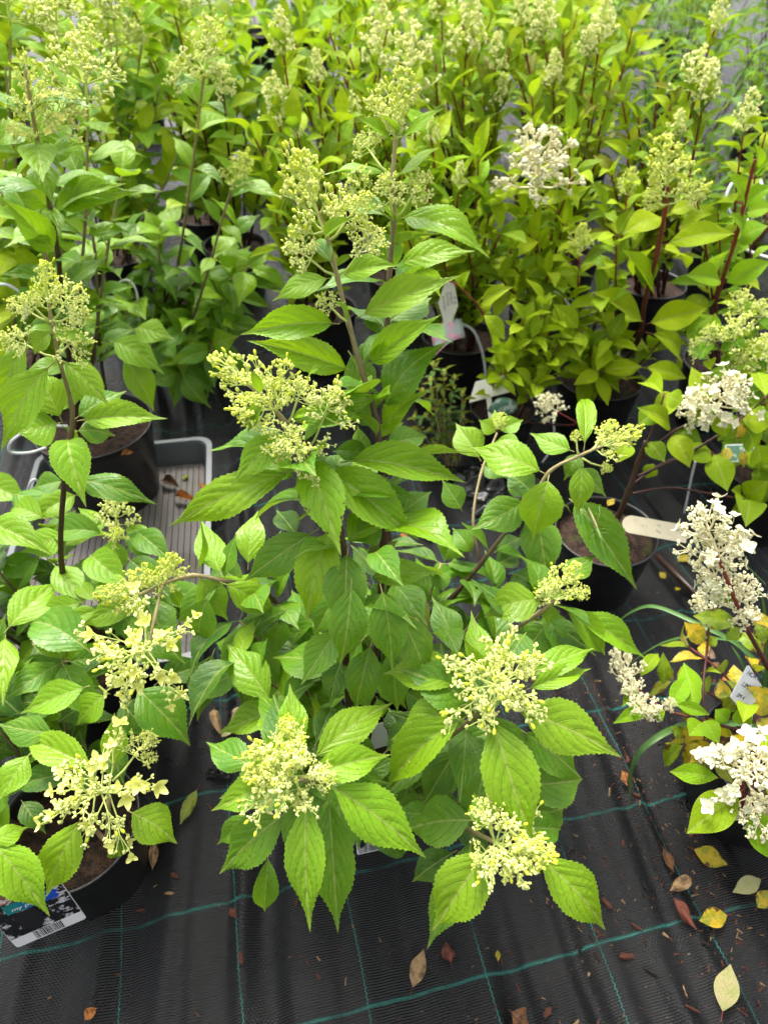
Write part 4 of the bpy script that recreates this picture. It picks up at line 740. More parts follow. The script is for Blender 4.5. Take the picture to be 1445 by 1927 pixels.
# ------------------------------------------------------------------ rear middle: yellow-green hydrangeas with cream cones
GS = [(-.22, 2.30, 'rear hydrangea with small cream heads beside the dark path, left of the twin stems', [(523, 215, 2.2, None, .12), (533, 95, 2.3, None, .11), (597, 145, 2.25, None, .09), (560, 250, 2.15, None, .06), (620, 300, 2.1), (500, 330, 2.2), (520, 400, 2.1), (590, 330, 2.05), (640, 230, 2.15), (560, 420, 2.0), (480, 260, 2.25)]),
      (.06, 2.62, 'rear hydrangea whose cream cone flowers stand at the top centre', [(659, 110, 2.5, None, .17), (715, 120, 2.45, None, .18), (773, 165, 2.4, None, .20), (665, 225, 2.35, None, .09), (600, 180, 2.45), (740, 230, 2.3), (690, 300, 2.3), (620, 60, 2.6), (760, 330, 2.2), (820, 260, 2.3), (700, 180, 2.4)]),
      (.25, 2.13, 'hydrangea in the pot with the pink picture tag, behind the twin stems', [(812, 260, 2.05, None, .07), (864, 345, 1.95, None, .07), (800, 350, 2.0), (850, 420, 1.95), (900, 300, 2.0), (830, 470, 1.92), (760, 420, 2.0), (920, 400, 1.95), (790, 300, 2.05), (940, 440, 1.9), (880, 470, 1.9)]),
      (.34, 2.75, 'rear hydrangea with brown-tinged leaves and a dark red stem at the top', [(785, 75, 2.7, None, .16), (878, 90, 2.6, None, .17), (932, 125, 2.55, None, .10), (940, 190, 2.5, None, .10), (830, 30, 2.75, None, .12), (850, 170, 2.5), (900, 230, 2.4), (870, 40, 2.7), (960, 90, 2.6), (820, 120, 2.6), (910, 180, 2.5)]),
      (-.20, 3.25, 'farther lime hydrangea near the path at the top, without open flowers', [(540, 40, 3.1), (580, 10, 3.2), (610, 50, 3.1), (640, -10, 3.3), (560, 90, 3.0), (510, 60, 3.0), (600, 100, 3.0), (690, 20, 3.2), (740, 5, 3.2), (660, 60, 3.1)])]
for i, (x, y, lab, tips) in enumerate(GS):
    r = plant('potted_hydrangea', x, y, .125, .22, lab, seed=10 + i); shoot(r, tips, REAR, ['r', 'r', 'l', 'R'] if i != 3 else ['R', 'r', 'o', 'R'], .135, .37, 10, 'stem_red', FARP, None, .85, f0=.18, r0=.006, el=(28, 68), droop=.06, grow=-.15)
BK = [(-1.7, 2.9, 'far hydrangea at the left edge behind the leafy mass', -1.75), (-1.35, 3.7, 'far hydrangea behind the top left plants, first from the left', 0), (-1.0, 4.3, 'far hydrangea at the top edge left of the black pots', 0), (-2.0, 4.2, 'far hydrangea in the top left corner', 0), (.25, 3.7, 'far hydrangea behind the cream cones, top centre', 0), (.75, 3.6, 'far hydrangea behind the red stemmed plants, top centre right', 0), (-.05, 4.5, 'far hydrangea at the top edge right of the black pots', 0), (.55, 4.7, 'farthest hydrangea at the top centre', 0), (-1.55, 5.2, 'farthest hydrangea at the top left', 0), (-.6, 2.85, 'hydrangea left of the dark path below the top edge', 0), (1.0, 4.4, 'farthest hydrangea towards the slim-leaved shrubs', 0), (-2.6, 5.6, 'outermost far shrub in the top left corner', 1), (-.9, 6.2, 'far shrub behind the big black pots, left of them', 1), (.3, 6.4, 'far shrub at the very top in the centre', 1), (1.1, 5.9, 'far shrub at the very top right of centre', 1), (2.4, 7.2, 'farthest shrub at the top right edge', 1), (3.6, 7.0, 'farthest shrub in the top right corner', 1)]
for i, (x, y, lab, _) in enumerate(BK):
    r = plant('potted_hydrangea', x, y, .125, .22, lab, seed=60 + i); tops = 1.4 - y * math.tan(R_(7.0))
    for k in range(9 if not _ == 1 else 7):
        a = k * (.75 if not _ == 1 else .95) + rnd.uniform(-.2, .2); b0 = base_pt(r, .05, a); sp = rnd.uniform(.1, .32) * (1.8 if _ == 1 else 1); tip = b0 + Vector((math.cos(a) * sp, math.sin(a) * sp, max(.4, (tops - .2) * rnd.uniform(.75, 1.02))))
        q = put_stem(r, [b0, b0.lerp(tip, .5) + Vector((0, 0, .04)), tip], .0055, .0022, 'stem_red', t1=.8); auto_leaves(r, q, .2, 1, 10 if not _ == 1 else 8, .16 if not _ == 1 else .24, .46 if not _ == 1 else .36, REAR, ['r', 'r', 'l', 'R'] if not _ == 1 else ['m', 'q', 'r'], (20, 55), .12, rnd.uniform(0, 3))
        if k == 4: put_panicle(r, tip, Vector((0, 0, 1)), .10, FARP, .85)
# ------------------------------------------------------------------ rear right: dark red stems, narrower olive leaves
HS = [(.56, 2.32, 'rear hydrangea with a large white loose flower head, right of centre', [(1008, 350, 1.95, None, .14), (1000, 180, 2.2), (960, 330, 2.05), (1060, 420, 1.98), (960, 470, 1.95), (1010, 450, 1.9), (1080, 330, 2.0), (940, 520, 1.9), (1030, 520, 1.9), (990, 400, 1.98), (1070, 250, 2.1)], WHITE),
      (.72, 2.75, 'dark red stemmed hydrangea with cream heads at the top right of centre', [(1128, 75, 2.5, None, .12), (1105, 100, 2.45, None, .09), (1020, 70, 2.7, None, .14), (1040, 150, 2.5, None, .10), (1190, 50, 2.6, None, .10), (1075, 190, 2.4), (1120, 200, 2.4), (980, 40, 2.7, None, .1), (1150, 150, 2.5), (1060, 60, 2.6), (970, 130, 2.6), (1130, 260, 2.3), (1030, 230, 2.4)], FARP),
      (.98, 2.5, 'olive leaved hydrangea with slanting red stems leaning right', [(1345, 50, 2.3, None, .09), (1300, 165, 2.2, None, .11), (1325, 180, 2.15, None, .10), (1270, 250, 2.1, None, .08), (1240, 130, 2.4), (1200, 220, 2.3), (1230, 290, 2.15), (1180, 300, 2.2), (1150, 330, 2.15), (1200, 380, 2.1), (1260, 200, 2.2), (1140, 400, 2.05), (1170, 190, 2.35)], FARP)]
for i, (x, y, lab, tips, pn) in enumerate(HS):
    r = plant('potted_hydrangea', x, y, .125, .22, lab, seed=20 + i); shoot(r, tips, REDP, ['R', 'r', 'R', 'o'] if i else ['r', 'R', 'r'], .122, .36, 10, 'stem_red', pn, None, .95, f0=.2, r0=.006, el=(28, 68), droop=.05, grow=-.15)
# ------------------------------------------------------------------ right middle plants
I_ = plant('potted_hydrangea', .67, 1.92, .132, .2, 'hydrangea with one thick dark red stem and knobbly green head, right middle', seed=30)
q = put_stem(I_, [base_pt(I_, .03, 0), P(1200, 640, Y=1.85), P(1212, 570, Y=1.83), P(1235, 480, Y=1.80), P(1250, 400, Y=1.78), P(1256, 350, Y=1.77)], .0075, .0045, 'stem_red', t0=.2, t1=.9)
b = P(1256, 372, Y=1.77); put_panicle(I_, b, P(1252, 262, Y=1.77) - b, .125, LIME[0], .82); cyme(I_, P(1256, 385, Y=1.77), P(1330, 350, Y=1.75), LIME[1], .6); cyme(I_, P(1254, 385, Y=1.77), P(1215, 370, Y=1.74), LIME[2], .6)
hand_leaves(I_, [(1250, 410, 1172, 440, 56), (1258, 400, 1310, 390, 34), (1246, 462, 1382, 440, 52, {'roll': 20}), (1238, 465, 1190, 520, 52, {'t': 1.90}), (1242, 470, 1292, 505, 56, {'t': 1.86}), (1232, 560, 1170, 470, 60), (1212, 605, 1115, 550, 58), (1215, 610, 1330, 580, 60, {'roll': 20}), (1206, 620, 1160, 690, 60, {'t': 1.86}), (1214, 625, 1268, 700, 60, {'t': 1.84}), (1205, 690, 1120, 725, 52, {'t': 1.75}), (1210, 690, 1290, 712, 46, {'t': 1.75}), (1225, 545, 1195, 480, 50, {'c': 'R', 't': 1.86})], 'y', 1.80, 1.76, meshes=REDP, col='r', face=.4)
shoot(I_, [(1130, 560, 1.8), (1090, 470, 1.85, None, .07), (1160, 440, 1.85), (1150, 640, 1.75), (1060, 560, 1.85), (1110, 660, 1.78), (1180, 360, 1.9, None, .06), (1280, 610, 1.95)], REDP, ['r', 'g', 'r', 'R'], .105, .42, 8, 'stem_red', LIME, None, .8, f0=.2, r0=.0045, el=(20, 60))
shoot(I_, [(1090, 620, 1.75), (1130, 700, 1.72), (1300, 600, 1.9)], REDP, ['r', 'g', 'r'], .12, .44, 6, 'stem_red', f0=.3, r0=.004)
S_ = plant('potted_hydrangea', .36, 1.80, .10, .17, 'small bright yellow-green hydrangea with the grey T-shaped label', seed=31)
q = put_stem(S_, [base_pt(S_, .02, 0), P(965, 740, Y=1.74), P(935, 660, Y=1.70), P(905, 585, Y=1.68), P(870, 545, Y=1.66), P(845, 528, Y=1.66)], .0035, .002, 'stem_red', t1=1.0)
hand_leaves(S_, [(870, 545, 885, 510, 26), (872, 546, 850, 520, 24), (905, 582, 945, 545, 30), (905, 585, 965, 540, 34), (905, 590, 950, 640, 36), (940, 655, 968, 690, 24), (930, 670, 920, 622, 24), (950, 680, 922, 684, 30)], 'y', 1.68, 1.65, meshes=REDP, col='g', face=.5)
shoot(S_, [(960, 660, 1.68), (1000, 640, 1.7), (1030, 690, 1.68), (985, 600, 1.72), (1040, 620, 1.74), (1010, 720, 1.65), (950, 700, 1.66), (1020, 580, 1.74), (1060, 640, 1.72)], REDP, ['g', 'g', 'r'], .085, .40, 6, 'stem_red', f0=.4, r0=.0035, el=(25, 65), droop=.0)
b = P(1050, 775, Y=1.5); put_stem(S_, [base_pt(S_, .04, 5.5), P(1080, 800, Y=1.58), P(1050, 776, Y=1.55)], .003, .002, 'stem_red'); put_panicle(S_, P(1048, 775, Y=1.55), P(1000, 738, Y=1.55) - P(1048, 775, Y=1.55), .06, WHITE[0], .9, florets=False)
J_ = plant('potted_hydrangea', 1.08, 1.98, .13, .2, 'hydrangea at the right edge with a bright red upright stem', seed=32)
q = put_stem(J_, [base_pt(J_, .04, 4), P(1345, 590, Y=1.80), P(1358, 530, Y=1.78), P(1380, 460, Y=1.76), P(1398, 390, Y=1.74), P(1415, 320, Y=1.73), P(1420, 300, Y=1.73)], .0062, .0036, 'stem_red', t0=.3, t1=1.2)
hand_leaves(J_, [(1416, 330, 1395, 290, 30), (1418, 330, 1450, 300, 32), (1398, 395, 1368, 325, 40), (1400, 392, 1455, 350, 40), (1400, 402, 1452, 392, 46), (1382, 458, 1372, 400, 44), (1382, 462, 1445, 425, 56), (1378, 470, 1345, 520, 44, {'t': 1.84}), (1358, 530, 1290, 518, 52), (1360, 535, 1450, 492, 46, {'roll': 20}), (1356, 545, 1395, 600, 50, {'t': 1.84}), (1415, 325, 1420, 270, 26), (1345, 590, 1290, 640, 50)], 'y', 1.76, 1.73, meshes=REDP, col='l', face=.45)
shoot(J_, [(1400, 240, 2.0, None, .10), (1350, 400, 1.95), (1440, 250, 2.0), (1330, 440, 1.95), (1300, 330, 2.0)], REDP, ['r', 'l'], .105, .42, 7, 'stem_red', FARP, None, .9, f0=.35, r0=.0045)
N_ = plant('potted_hydrangea', 1.12, 1.66, .12, .2, 'low plant with pale cream upright heads at the right edge', seed=33)
shoot(N_, [(1378, 640, 1.55, None, .065), (1425, 600, 1.58, None, .05), (1440, 670, 1.5, None, .055), (1340, 640, 1.55, None, .045), (1400, 690, 1.5, None, .04), (1310, 660, 1.58, None, .035), (1392, 585, 1.62, None, .05)], REDP, ['l', 'm', 'r'], .075, .45, 5, 'stem', CREAM, None, .95, f0=.4, r0=.003)
K_ = plant('potted_hydrangea', .535, 1.235, .122, .2, 'open branched hydrangea in the black pot with the cream tongue label', seed=34)
trunk = put_stem(K_, [base_pt(K_, .02, .5), P(1180, 930, Y=1.26), P(1200, 870, Y=1.28), P(1215, 830, Y=1.29)], .008, .005, 'stem', t0=.1, t1=.3)
for pts in ([(1200, 870, 1.28), (1262, 815, 1.30), (1320, 785, 1.32), (1345, 760, 1.33)], [(1190, 900, 1.27), (1300, 850, 1.3), (1390, 790, 1.35), (1445, 745, 1.38)], [(1185, 930, 1.26), (1260, 918, 1.27), (1340, 930, 1.26), (1400, 940, 1.25)], [(1180, 920, 1.26), (1250, 870, 1.30), (1330, 850, 1.34)], [(1200, 870, 1.28), (1230, 800, 1.32), (1250, 740, 1.36)]):
    put_stem(K_, [P(a, b_, Y=c) for a, b_, c in pts], .0035, .002, 'stem_red', t1=.5)
b = P(1345, 765, Y=1.33); put_panicle(K_, b, Vector((.15, -.25, 1)), .085, WHITE[0], 1.0); put_panicle(K_, P(1330, 770, Y=1.31), Vector((-.9, -.35, .4)), .07, WHITE[1], .85)
hand_leaves(K_, [(1262, 815, 1297, 880, 48, {'t': 1.22}), (1262, 812, 1198, 767, 46), (1340, 850, 1290, 862, 50), (1345, 770, 1365, 822, 40, {'t': 1.28}), (1345, 770, 1290, 790, 50, {'c': 'R'}), (1330, 780, 1300, 690, 44, {'t': 1.4}), (1390, 790, 1450, 800, 54), (1390, 792, 1410, 850, 50, {'c': 'R', 't': 1.3}), (1340, 850, 1368, 925, 54, {'t': 1.2}), (1345, 855, 1370, 870, 24, {'c': 'g'}), (1400, 940, 1445, 905, 50), (1400, 942, 1402, 992, 60, {'t': 1.15}), (1395, 935, 1375, 922, 30), (1250, 745, 1210, 720, 42, {'t': 1.45}), (1250, 745, 1285, 760, 44), (1240, 770, 1200, 800, 44, {'t': 1.28, 'c': 'R'}), (1215, 830, 1250, 870, 40, {'c': 'R', 't': 1.24}), (1230, 800, 1265, 740, 44, {'t': 1.4}), (1260, 815, 1320, 830, 40, {'c': 'R'}), (1180, 830, 1165, 870, 38, {'c': 'g', 't': 1.25}), (1440, 750, 1425, 700, 46, {'t': 1.45}), (1440, 755, 1470, 800, 50, {'t': 1.3}), (1420, 830, 1425, 880, 50, {'t': 1.3}), (1385, 790, 1350, 830, 40, {'c': 'R'}), (1230, 870, 1215, 900, 30, {'c': 'g'})], 'y', 1.31, 1.29, meshes=REDP, col='g', face=.55)
hand_leaves(K_, [(1370, 840, 1362, 872, 20, {'t': 1.27}), (1395, 845, 1398, 880, 18, {'t': 1.28}), (1390, 790, 1385, 830, 26), (1345, 850, 1352, 900, 22)], 'y', 1.31, 1.28, meshes=YELL, col='y')
Q_ = plant('potted_hydrangea', 1.03, 1.47, .125, .2, 'dark pot with bare soil and a few leaves at the right edge', seed=35)
shoot(Q_, [(1440, 760, 1.4), (1430, 860, 1.35), (1450, 930, 1.3), (1405, 800, 1.42)], REDP, ['l', 'g', 'R'], .10, .5, 5, 'stem_red', f0=.35, r0=.004)
# ------------------------------------------------------------------ right foreground: yellowing hydrangea with white heads
L_ = plant('potted_hydrangea', .70, .655, .118, .2, 'yellowing hydrangea with white flower heads in the pot at the right edge', seed=36)
put_stem(L_, [base_pt(L_, .03, 1.2), P(1470, 1310, z=.30), P(1443, 1254, z=.37), P(1403, 1180, z=.44), P(1374, 1108, z=.51), P(1345, 1035, z=.57)], .005, .0028, 'stem_red', t1=.9)
b = P(1350, 1040, z=.57); put_panicle(L_, b, P(1318, 955, z=.63) - b, .074, WHITE[2], .9); put_panicle(L_, P(1352, 1050, z=.56), P(1395, 1010, z=.58) - P(1352, 1050, z=.56), .05, WHITE[0], .9)
put_panicle(L_, P(1375, 1105, z=.51), P(1335, 1075, z=.53) - P(1375, 1105, z=.51), .06, WHITE[1], .8, florets=True); put_panicle(L_, P(1385, 1150, z=.47), P(1400, 1110, z=.50) - P(1385, 1150, z=.47), .055, WHITE[2], .95, florets=False); put_panicle(L_, P(1398, 1160, z=.46), P(1405, 1165, z=.49) - P(1398, 1165, z=.45), .03, WHITE[0], 1.1, florets=False)
put_panicle(L_, P(1335, 1150, z=.38), P(1310, 1125, z=.40) - P(1335, 1150, z=.38), .035, WHITE[1], .8, florets=False)
hand_leaves(L_, [(1395, 1175, 1303, 1159, 44, {'c': 'g'}), (1328, 1213, 1286, 1170, 40, {'c': 'y', 'b': .3, 't': .33}), (1330, 1214, 1350, 1200, 24, {'c': 'g', 'b': .3, 't': .32}), (1374, 1100, 1348, 1132, 44, {'c': 'g', 'b': .50, 't': .46}), (1410, 1178, 1450, 1163, 32, {'c': 'y'}), (1398, 1180, 1365, 1205, 28, {'c': 'g'}), (1440, 1232, 1382, 1190, 34, {'c': 'g', 'b': .36, 't': .37}), (1248, 1293, 1247, 1227, 26, {'c': 'g', 'b': .26, 't': .31}), (1462, 1326, 1404, 1292, 34, {'c': 'y', 'b': .34, 't': .36}), (1455, 1345, 1394, 1304, 44, {'c': 'y', 'b': .3, 't': .32}), (1361, 1345, 1390, 1300, 30, {'c': 'o', 'b': .28, 't': .33}), (1320, 1362, 1288, 1400, 40, {'c': 'y', 'b': .25, 't': .22}), (1275, 1340, 1305, 1350, 26, {'c': 'y', 'b': .2, 't': .18}), (1420, 1170, 1440, 1210, 30, {'c': 'g'})], 'z', .44, .42, meshes=YELL, col='y', face=.7)
put_stem(L_, [base_pt(L_, .06, 2.6), P(1420, 1385, z=.26), P(1330, 1358, z=.28), P(1258, 1338, z=.28), P(1215, 1310, z=.28), P(1180, 1275, z=.29)], .0034, .0018, 'stem_red', t1=.9); put_stem(L_, [P(1330, 1355, z=.28), P(1322, 1300, z=.30), P(1330, 1220, z=.31), P(1335, 1150, z=.38)], .0026, .0018, 'stem_red', t1=.8)
for a_, b_, l in (((1185, 1275), (1160, 1225), .05), ((1190, 1285), (1180, 1300), .04), ((1215, 1325), (1195, 1335), .045), ((1225, 1330), (1215, 1345), .035), ((1262, 1330), (1256, 1315), .022)): put_panicle(L_, P(*a_, z=.29), P(*b_, z=.32) - P(*a_, z=.29), l, WHITE, .8, florets=False)
hand_leaves(L_, [(1311, 1344, 1286, 1247, 46), (1258, 1338, 1292, 1272, 36, {'f': .3}), (1266, 1325, 1335, 1345, 26), (1320, 1358, 1296, 1385, 44), (1322, 1356, 1352, 1400, 40), (1390, 1364, 1405, 1324, 36, {'t': .34}), (1370, 1360, 1345, 1335, 36), (1225, 1335, 1152, 1362, 30), (1230, 1332, 1245, 1358, 26), (1200, 1280, 1238, 1230, 28, {'c': 'g'}), (1200, 1290, 1170, 1330, 22)], 'z', .28, .29, meshes=REDP, col='l', face=.65)
put_stem(L_, [base_pt(L_, .04, 4), P(1400, 1520, z=.32), P(1395, 1460, z=.41)], .0045, .003, 'stem_red')
put_panicle(L_, P(1395, 1455, z=.41), Vector((-.12, -.32, 1)), .075, WHITE[0], 1.02, florets=True); put_panicle(L_, P(1405, 1500, z=.40), P(1425, 1535, z=.40) - P(1405, 1490, z=.40), .05, WHITE[1], .9)
hand_leaves(L_, [(1398, 1485, 1291, 1569, 72, {'c': 'g'}), (1405, 1510, 1456, 1622, 62, {'c': 'l'}), (1360, 1465, 1259, 1452, 40, {'c': 'l'}), (1395, 1370, 1404, 1330, 40), (1420, 1440, 1470, 1400, 60), (1425, 1470, 1490, 1520, 60, {'c': 'g'})], 'z', .41, .37, meshes=REDP, col='g', face=.65)
hand_leaves(L_, [(1330, 1400, 1298, 1435, 40, {'c': 'y'}), (1440, 1395, 1445, 1350, 40), (1300, 1290, 1265, 1300, 30)], 'z', .24, .22, meshes=YELL, col='y', face=.7)
# ------------------------------------------------------------------ far right: grey-green slim-leaved shrubs in rows
MS = [(1.25, 3.3), (1.75, 3.5), (1.05, 4.0), (1.55, 4.3), (2.1, 4.4), (2.5, 3.9), (1.2, 5.1), (1.85, 5.3), (2.5, 5.3), (3.0, 4.9), (1.4, 2.9), (1.85, 2.85), (3.2, 5.9), (2.3, 6.3), (1.5, 6.3)]
ML = ['nearest', 'second', 'third', 'fourth', 'fifth', 'sixth', 'seventh', 'eighth', 'ninth', 'tenth', 'eleventh', 'twelfth', 'thirteenth', 'fourteenth', 'fifteenth']
MLAB = ['grey-green slim-leaved shrub just behind the slanting cream heads, top right', 'grey-green slim-leaved shrub at the right edge above the red stem', 'slim-leaved shrub directly behind the dark red stemmed hydrangea', 'slim-leaved shrub amid the second row at top right', 'slim-leaved shrub at the right edge of the second row', 'slim-leaved shrub at the right edge beside the terracotta pot', 'slim-leaved shrub in the far row nearest the top centre', 'slim-leaved shrub in the middle of the far row, top right', 'slim-leaved shrub in the far row towards the top right corner', 'slim-leaved shrub in the top right corner', 'low grey-green shrub below the slanting cream heads', 'low grey-green shrub at the right edge behind the white hose', 'slim-leaved shrub farthest out at the top right corner', 'slim-leaved shrub at the very top, right of the hydrangea cones', 'slim-leaved shrub at the top edge behind the red stemmed hydrangea']
for i, (x, y) in enumerate(MS):
    r = plant('potted_shrub', x, y, .13, .2, MLAB[i], group='slim-leaved shrubs at the top right', seed=40 + i); H = .42 if i in (10, 11) else rnd.uniform(.55, .7)
    for k in range(8):
        a = k * .8 + rnd.uniform(-.2, .2); b0 = base_pt(r, .04, a); sp = rnd.uniform(.08, .26); tip = b0 + Vector((math.cos(a) * sp, math.sin(a) * sp, H * rnd.uniform(.6, 1.05)))
        q = put_stem(r, [b0, b0.lerp(tip, .5) + Vector((0, 0, .05)), tip], .004, .0015, 'stem', t1=.3); auto_leaves(r, q, .15, 1, 9, .155, .20, SLIM, ['q', 'q', 'm'], (10, 50), .45, rnd.uniform(0, 3))
    if i in (0, 1, 3, 5):
        b0 = base_pt(r, .03, 1); tip = b0 + Vector((.45, .25, 1.0)); put_stem(r, [b0, b0.lerp(tip, .5), tip], .004, .0015, 'stem', t1=.0, name='bare_stem')
for k, (tx, ty, tz) in enumerate([(1300, 1220, .26), (1270, 1280, .24), (1330, 1420, .24), (1440, 1200, .34), (1290, 1400, .22)]):
    T = P(tx, ty, z=tz); b0 = base_pt(L_, .06, 1.4 + k * .35); q = put_stem(L_, [b0, b0.lerp(T, .5) + Vector((0, 0, .03)), T], .0024, .0014, 'stem_red', t1=.8); auto_leaves(L_, q, .35, 1, 4, .062, .48, YELL, ['y', 'y', 'g', 'o'], (10, 50), .2)
# ------------------------------------------------------------------ far pots, terracotta
for px, py, Yd, lab in ((490, 30, 5.6, 'big black pot at the top edge beyond the path, left one'), (560, 5, 6.2, 'big black pot at the top edge half hidden by lime leaves')):
    p = P(px, py, Y=Yd); r = empty('black_pot', (p.x, p.y, 0)); tag(r, lab, 'pot', 'big black pots at the top edge'); link('pot', pot_mesh(.24, .5), r); link('soil', soil_mesh(.23, .45, 5), r)
tp = P(1415, 205, Y=3.0); tr = empty('terracotta_pot', (tp.x + .06, tp.y, 0)); tag(tr, 'orange-brown terracotta pot at the right edge among grey-green shrubs', 'pot')
mb = MB(); mb.lathe([(.09, .0), (.15, .26), (.165, .262), (.168, .31), (.155, .312), (.14, .27), (.08, .02), (.001, .02)], 40); link('pot', mb.mesh('terracotta', [plain('terracotta', (.36, .15, .07), .75, .3, 14, .2)]), tr); link('soil', soil_mesh(.146, .27, 8), tr)

# ------------------------------------------------------------------ irrigation tubes
def tube_thing(label, pts, r=.0032, group=None, name='irrigation_tube'):
    q = catmull([p for p in pts], 8); mb = MB(); c = q[0].copy(); c.z = min(p.z for p in q); mb.tube([p - c for p in q], r, 8)
    o = link(name, mb.mesh(name, [M['white_tube']])); o.location = c; return tag(o, label, 'hose', group or 'white watering tubes')
tube_thing('white watering tube looping over the rim of the big pot in the tray', [P(128, 802, Y=1.33), P(70, 803, Y=1.30), P(25, 828, Y=1.27), P(20, 850, Y=1.27), P(55, 852, Y=1.28), P(88, 842, Y=1.30)])
tube_thing('short white tube arching beside the tall bare stem at left', [P(78, 915, z=.23), P(66, 902, z=.26), P(56, 915, z=.24), P(54, 945, z=.16), P(60, 990, z=.05)])
tube_thing('white tube arching from the soil of the pot behind the tray', [P(180, 560, Y=2.2), P(212, 540, Y=2.2), P(240, 527, Y=2.18), P(258, 552, Y=2.15), P(263, 620, Y=2.12), P(262, 680, Y=2.1)], .004)
tube_thing('white tube at the left edge below the yellow-green head', [P(-5, 535, Y=1.8), P(20, 538, Y=1.8), P(45, 560, Y=1.8), P(50, 600, Y=1.78)], .004)
tube_thing('white tube hanging down the front of the pot with the pink tag', [P(870, 610, Y=1.98), P(890, 622, Y=1.96), P(905, 655, Y=1.95), P(912, 690, Y=1.94), P(914, 730, Y=1.93)], .0045)
tube_thing('white tube arching above the small yellow-green hydrangea', [P(1030, 545, Y=1.95), P(1055, 558, Y=1.95), P(1073, 582, Y=1.94), P(1078, 615, Y=1.93), P(1070, 650, Y=1.93)], .0042)
tube_thing('white tube ring around the pot at the right edge', [P(1376, 345, Y=2.35), P(1366, 370, Y=2.32), P(1372, 400, Y=2.3), P(1392, 418, Y=2.28), P(1420, 405, Y=2.28), P(1436, 370, Y=2.3), P(1430, 340, Y=2.35)], .0048)
tube_thing('white tube running off the right edge from a black joint', [P(1325, 472, Y=2.1), P(1338, 486, Y=2.08), P(1365, 487, Y=2.08), P(1393, 468, Y=2.08), P(1420, 478, Y=2.05), P(1460, 490, Y=2.0)], .0050)
tube_thing('white tube crossing the gap right of the cream tongue label', [P(1308, 868, z=.20), P(1300, 900, z=.14), P(1292, 940, z=.06), P(1287, 965, z=.01)], .0035)
tube_thing('white tube curving at the rim of the dark pot at the right edge', [P(1405, 835, z=.24), P(1420, 850, z=.26), P(1430, 880, z=.24), P(1436, 915, z=.18)], .0036)
tube_thing('white tube between the small pot and the right branch', [P(1040, 790, z=.16), P(1042, 815, z=.11), P(1036, 845, z=.05), P(1020, 870, z=.01)], .0032)
tube_thing('thin white strip beside the pots in the tray', [P(318, 1205, z=.16), P(322, 1230, z=.14), P(318, 1262, z=.1)], .003)
tube_thing('white tube lying beside the leaf mass at left', [P(80, 1045, z=.26), P(92, 1065, z=.24), P(108, 1090, z=.2)], .0035)

# ------------------------------------------------------------------ labels
def text_mesh(body, size, mat):
    cu = bpy.data.curves.new('lettering', 'FONT'); cu.body = body; cu.size = size; cu.extrude = 0.00015; cu.shear = .15
    o = bpy.data.objects.new('lettering', cu); COL.objects.link(o); dg = bpy.context.evaluated_depsgraph_get()
    me = bpy.data.meshes.new_from_object(o.evaluated_get(dg)); bpy.data.objects.remove(o); me.materials.clear(); me.materials.append(mat); return me
def photo_mat(name, dark, blob, mid, scale):
    s = NT(name); o = s.obj(); f = s.noise(o, scale, 4, .6); g = s.noise(o, scale * 4, 3, .7)
    col = s.mix(s.ramp(f, .50, .58), dark, s.mix(s.ramp(g, .35, .6), mid, blob)); return s.done(s.bsdf(col, .25, .5))
M['photo_white'] = photo_mat('photo_white_flowers', (.010, .012, .013), (.62, .60, .66), (.30, .30, .33), 38)
M['photo_pink'] = photo_mat('photo_pink_flowers', (.45, .52, .50), (.85, .22, .40), (.80, .55, .66), 55)
M['photo_green'] = photo_mat('photo_green', (.12, .26, .18), (.62, .68, .62), (.25, .40, .30), 50)
M['photo_skin'] = photo_mat('photo_pale_flowers', (.22, .12, .08), (.75, .62, .60), (.5, .36, .32), 60)
def band_mat():
    s = NT('blue_band'); sp = s.node('ShaderNodeSeparateXYZ'); s.put(sp.inputs[0], s.obj()); return s.done(s.bsdf(s.mix(s.ramp(sp.outputs[0], .03, .075), (.01, .22, .21), (.015, .08, .50)), .25, .5))
M['band'] = band_mat(); M['text_white'] = plain('text_white', (.8, .82, .82), .4)
def card_frame(BL, BR, TL):
    x = (BR - BL).normalized(); v = TL - BL; y = (v - x * v.dot(x)).normalized(); z = x.cross(y); m = Matrix(((x.x, y.x, z.x, BL.x), (x.y, y.y, z.y, BL.y), (x.z, y.z, z.z, BL.z), (0, 0, 0, 1))); return m, (BR - BL).length, v.dot(y)
def sheet(mb, pts, z, th=.0006, mat=0):
    n = len(pts); vs = [Vector((x, y, z)) for x, y in pts] + [Vector((x, y, z - th)) for x, y in pts]
    mb.add(vs, [tuple(range(n)), tuple(range(n, 2 * n))[::-1]] + [((j + 1) % n, j, n + j, n + (j + 1) % n) for j in range(n)], mat)
def rrect(x0, y0, x1, y1, r, n=4):
    out = []
    for cx, cy, a0 in ((x1 - r, y1 - r, 0), (x0 + r, y1 - r, 90), (x0 + r, y0 + r, 180), (x1 - r, y0 + r, 270)):
        for k in range(n + 1): t = R_(a0 + 90 * k / n); out.append((cx + r * math.cos(t), cy + r * math.sin(t)))
    return out
def part(root, name, pts, z, mat, th=.0005):
    mb = MB(); sheet(mb, pts, z, th); return link(name, mb.mesh(name, [M[mat]], False), root)
def barcode(root, x0, y0, x1, y1, z, seed):
    rs = random.Random(seed); x = x0
    while x < x1:
        w = rs.choice((.0005, .0008, .0012, .0016)); part(root, 'barcode_bar', [(x, y0), (x + w, y0), (x + w, y1), (x, y1)], z, 'ink', .0002); x += w + rs.choice((.0006, .0009, .0014))
def new_card(name, BL, BR, TL, label, cat='plant label'):
    m, w, h = card_frame(BL, BR, TL); r = empty(name, (0, 0, 0)); r.matrix_world = m; tag(r, label, cat); return r, w, h
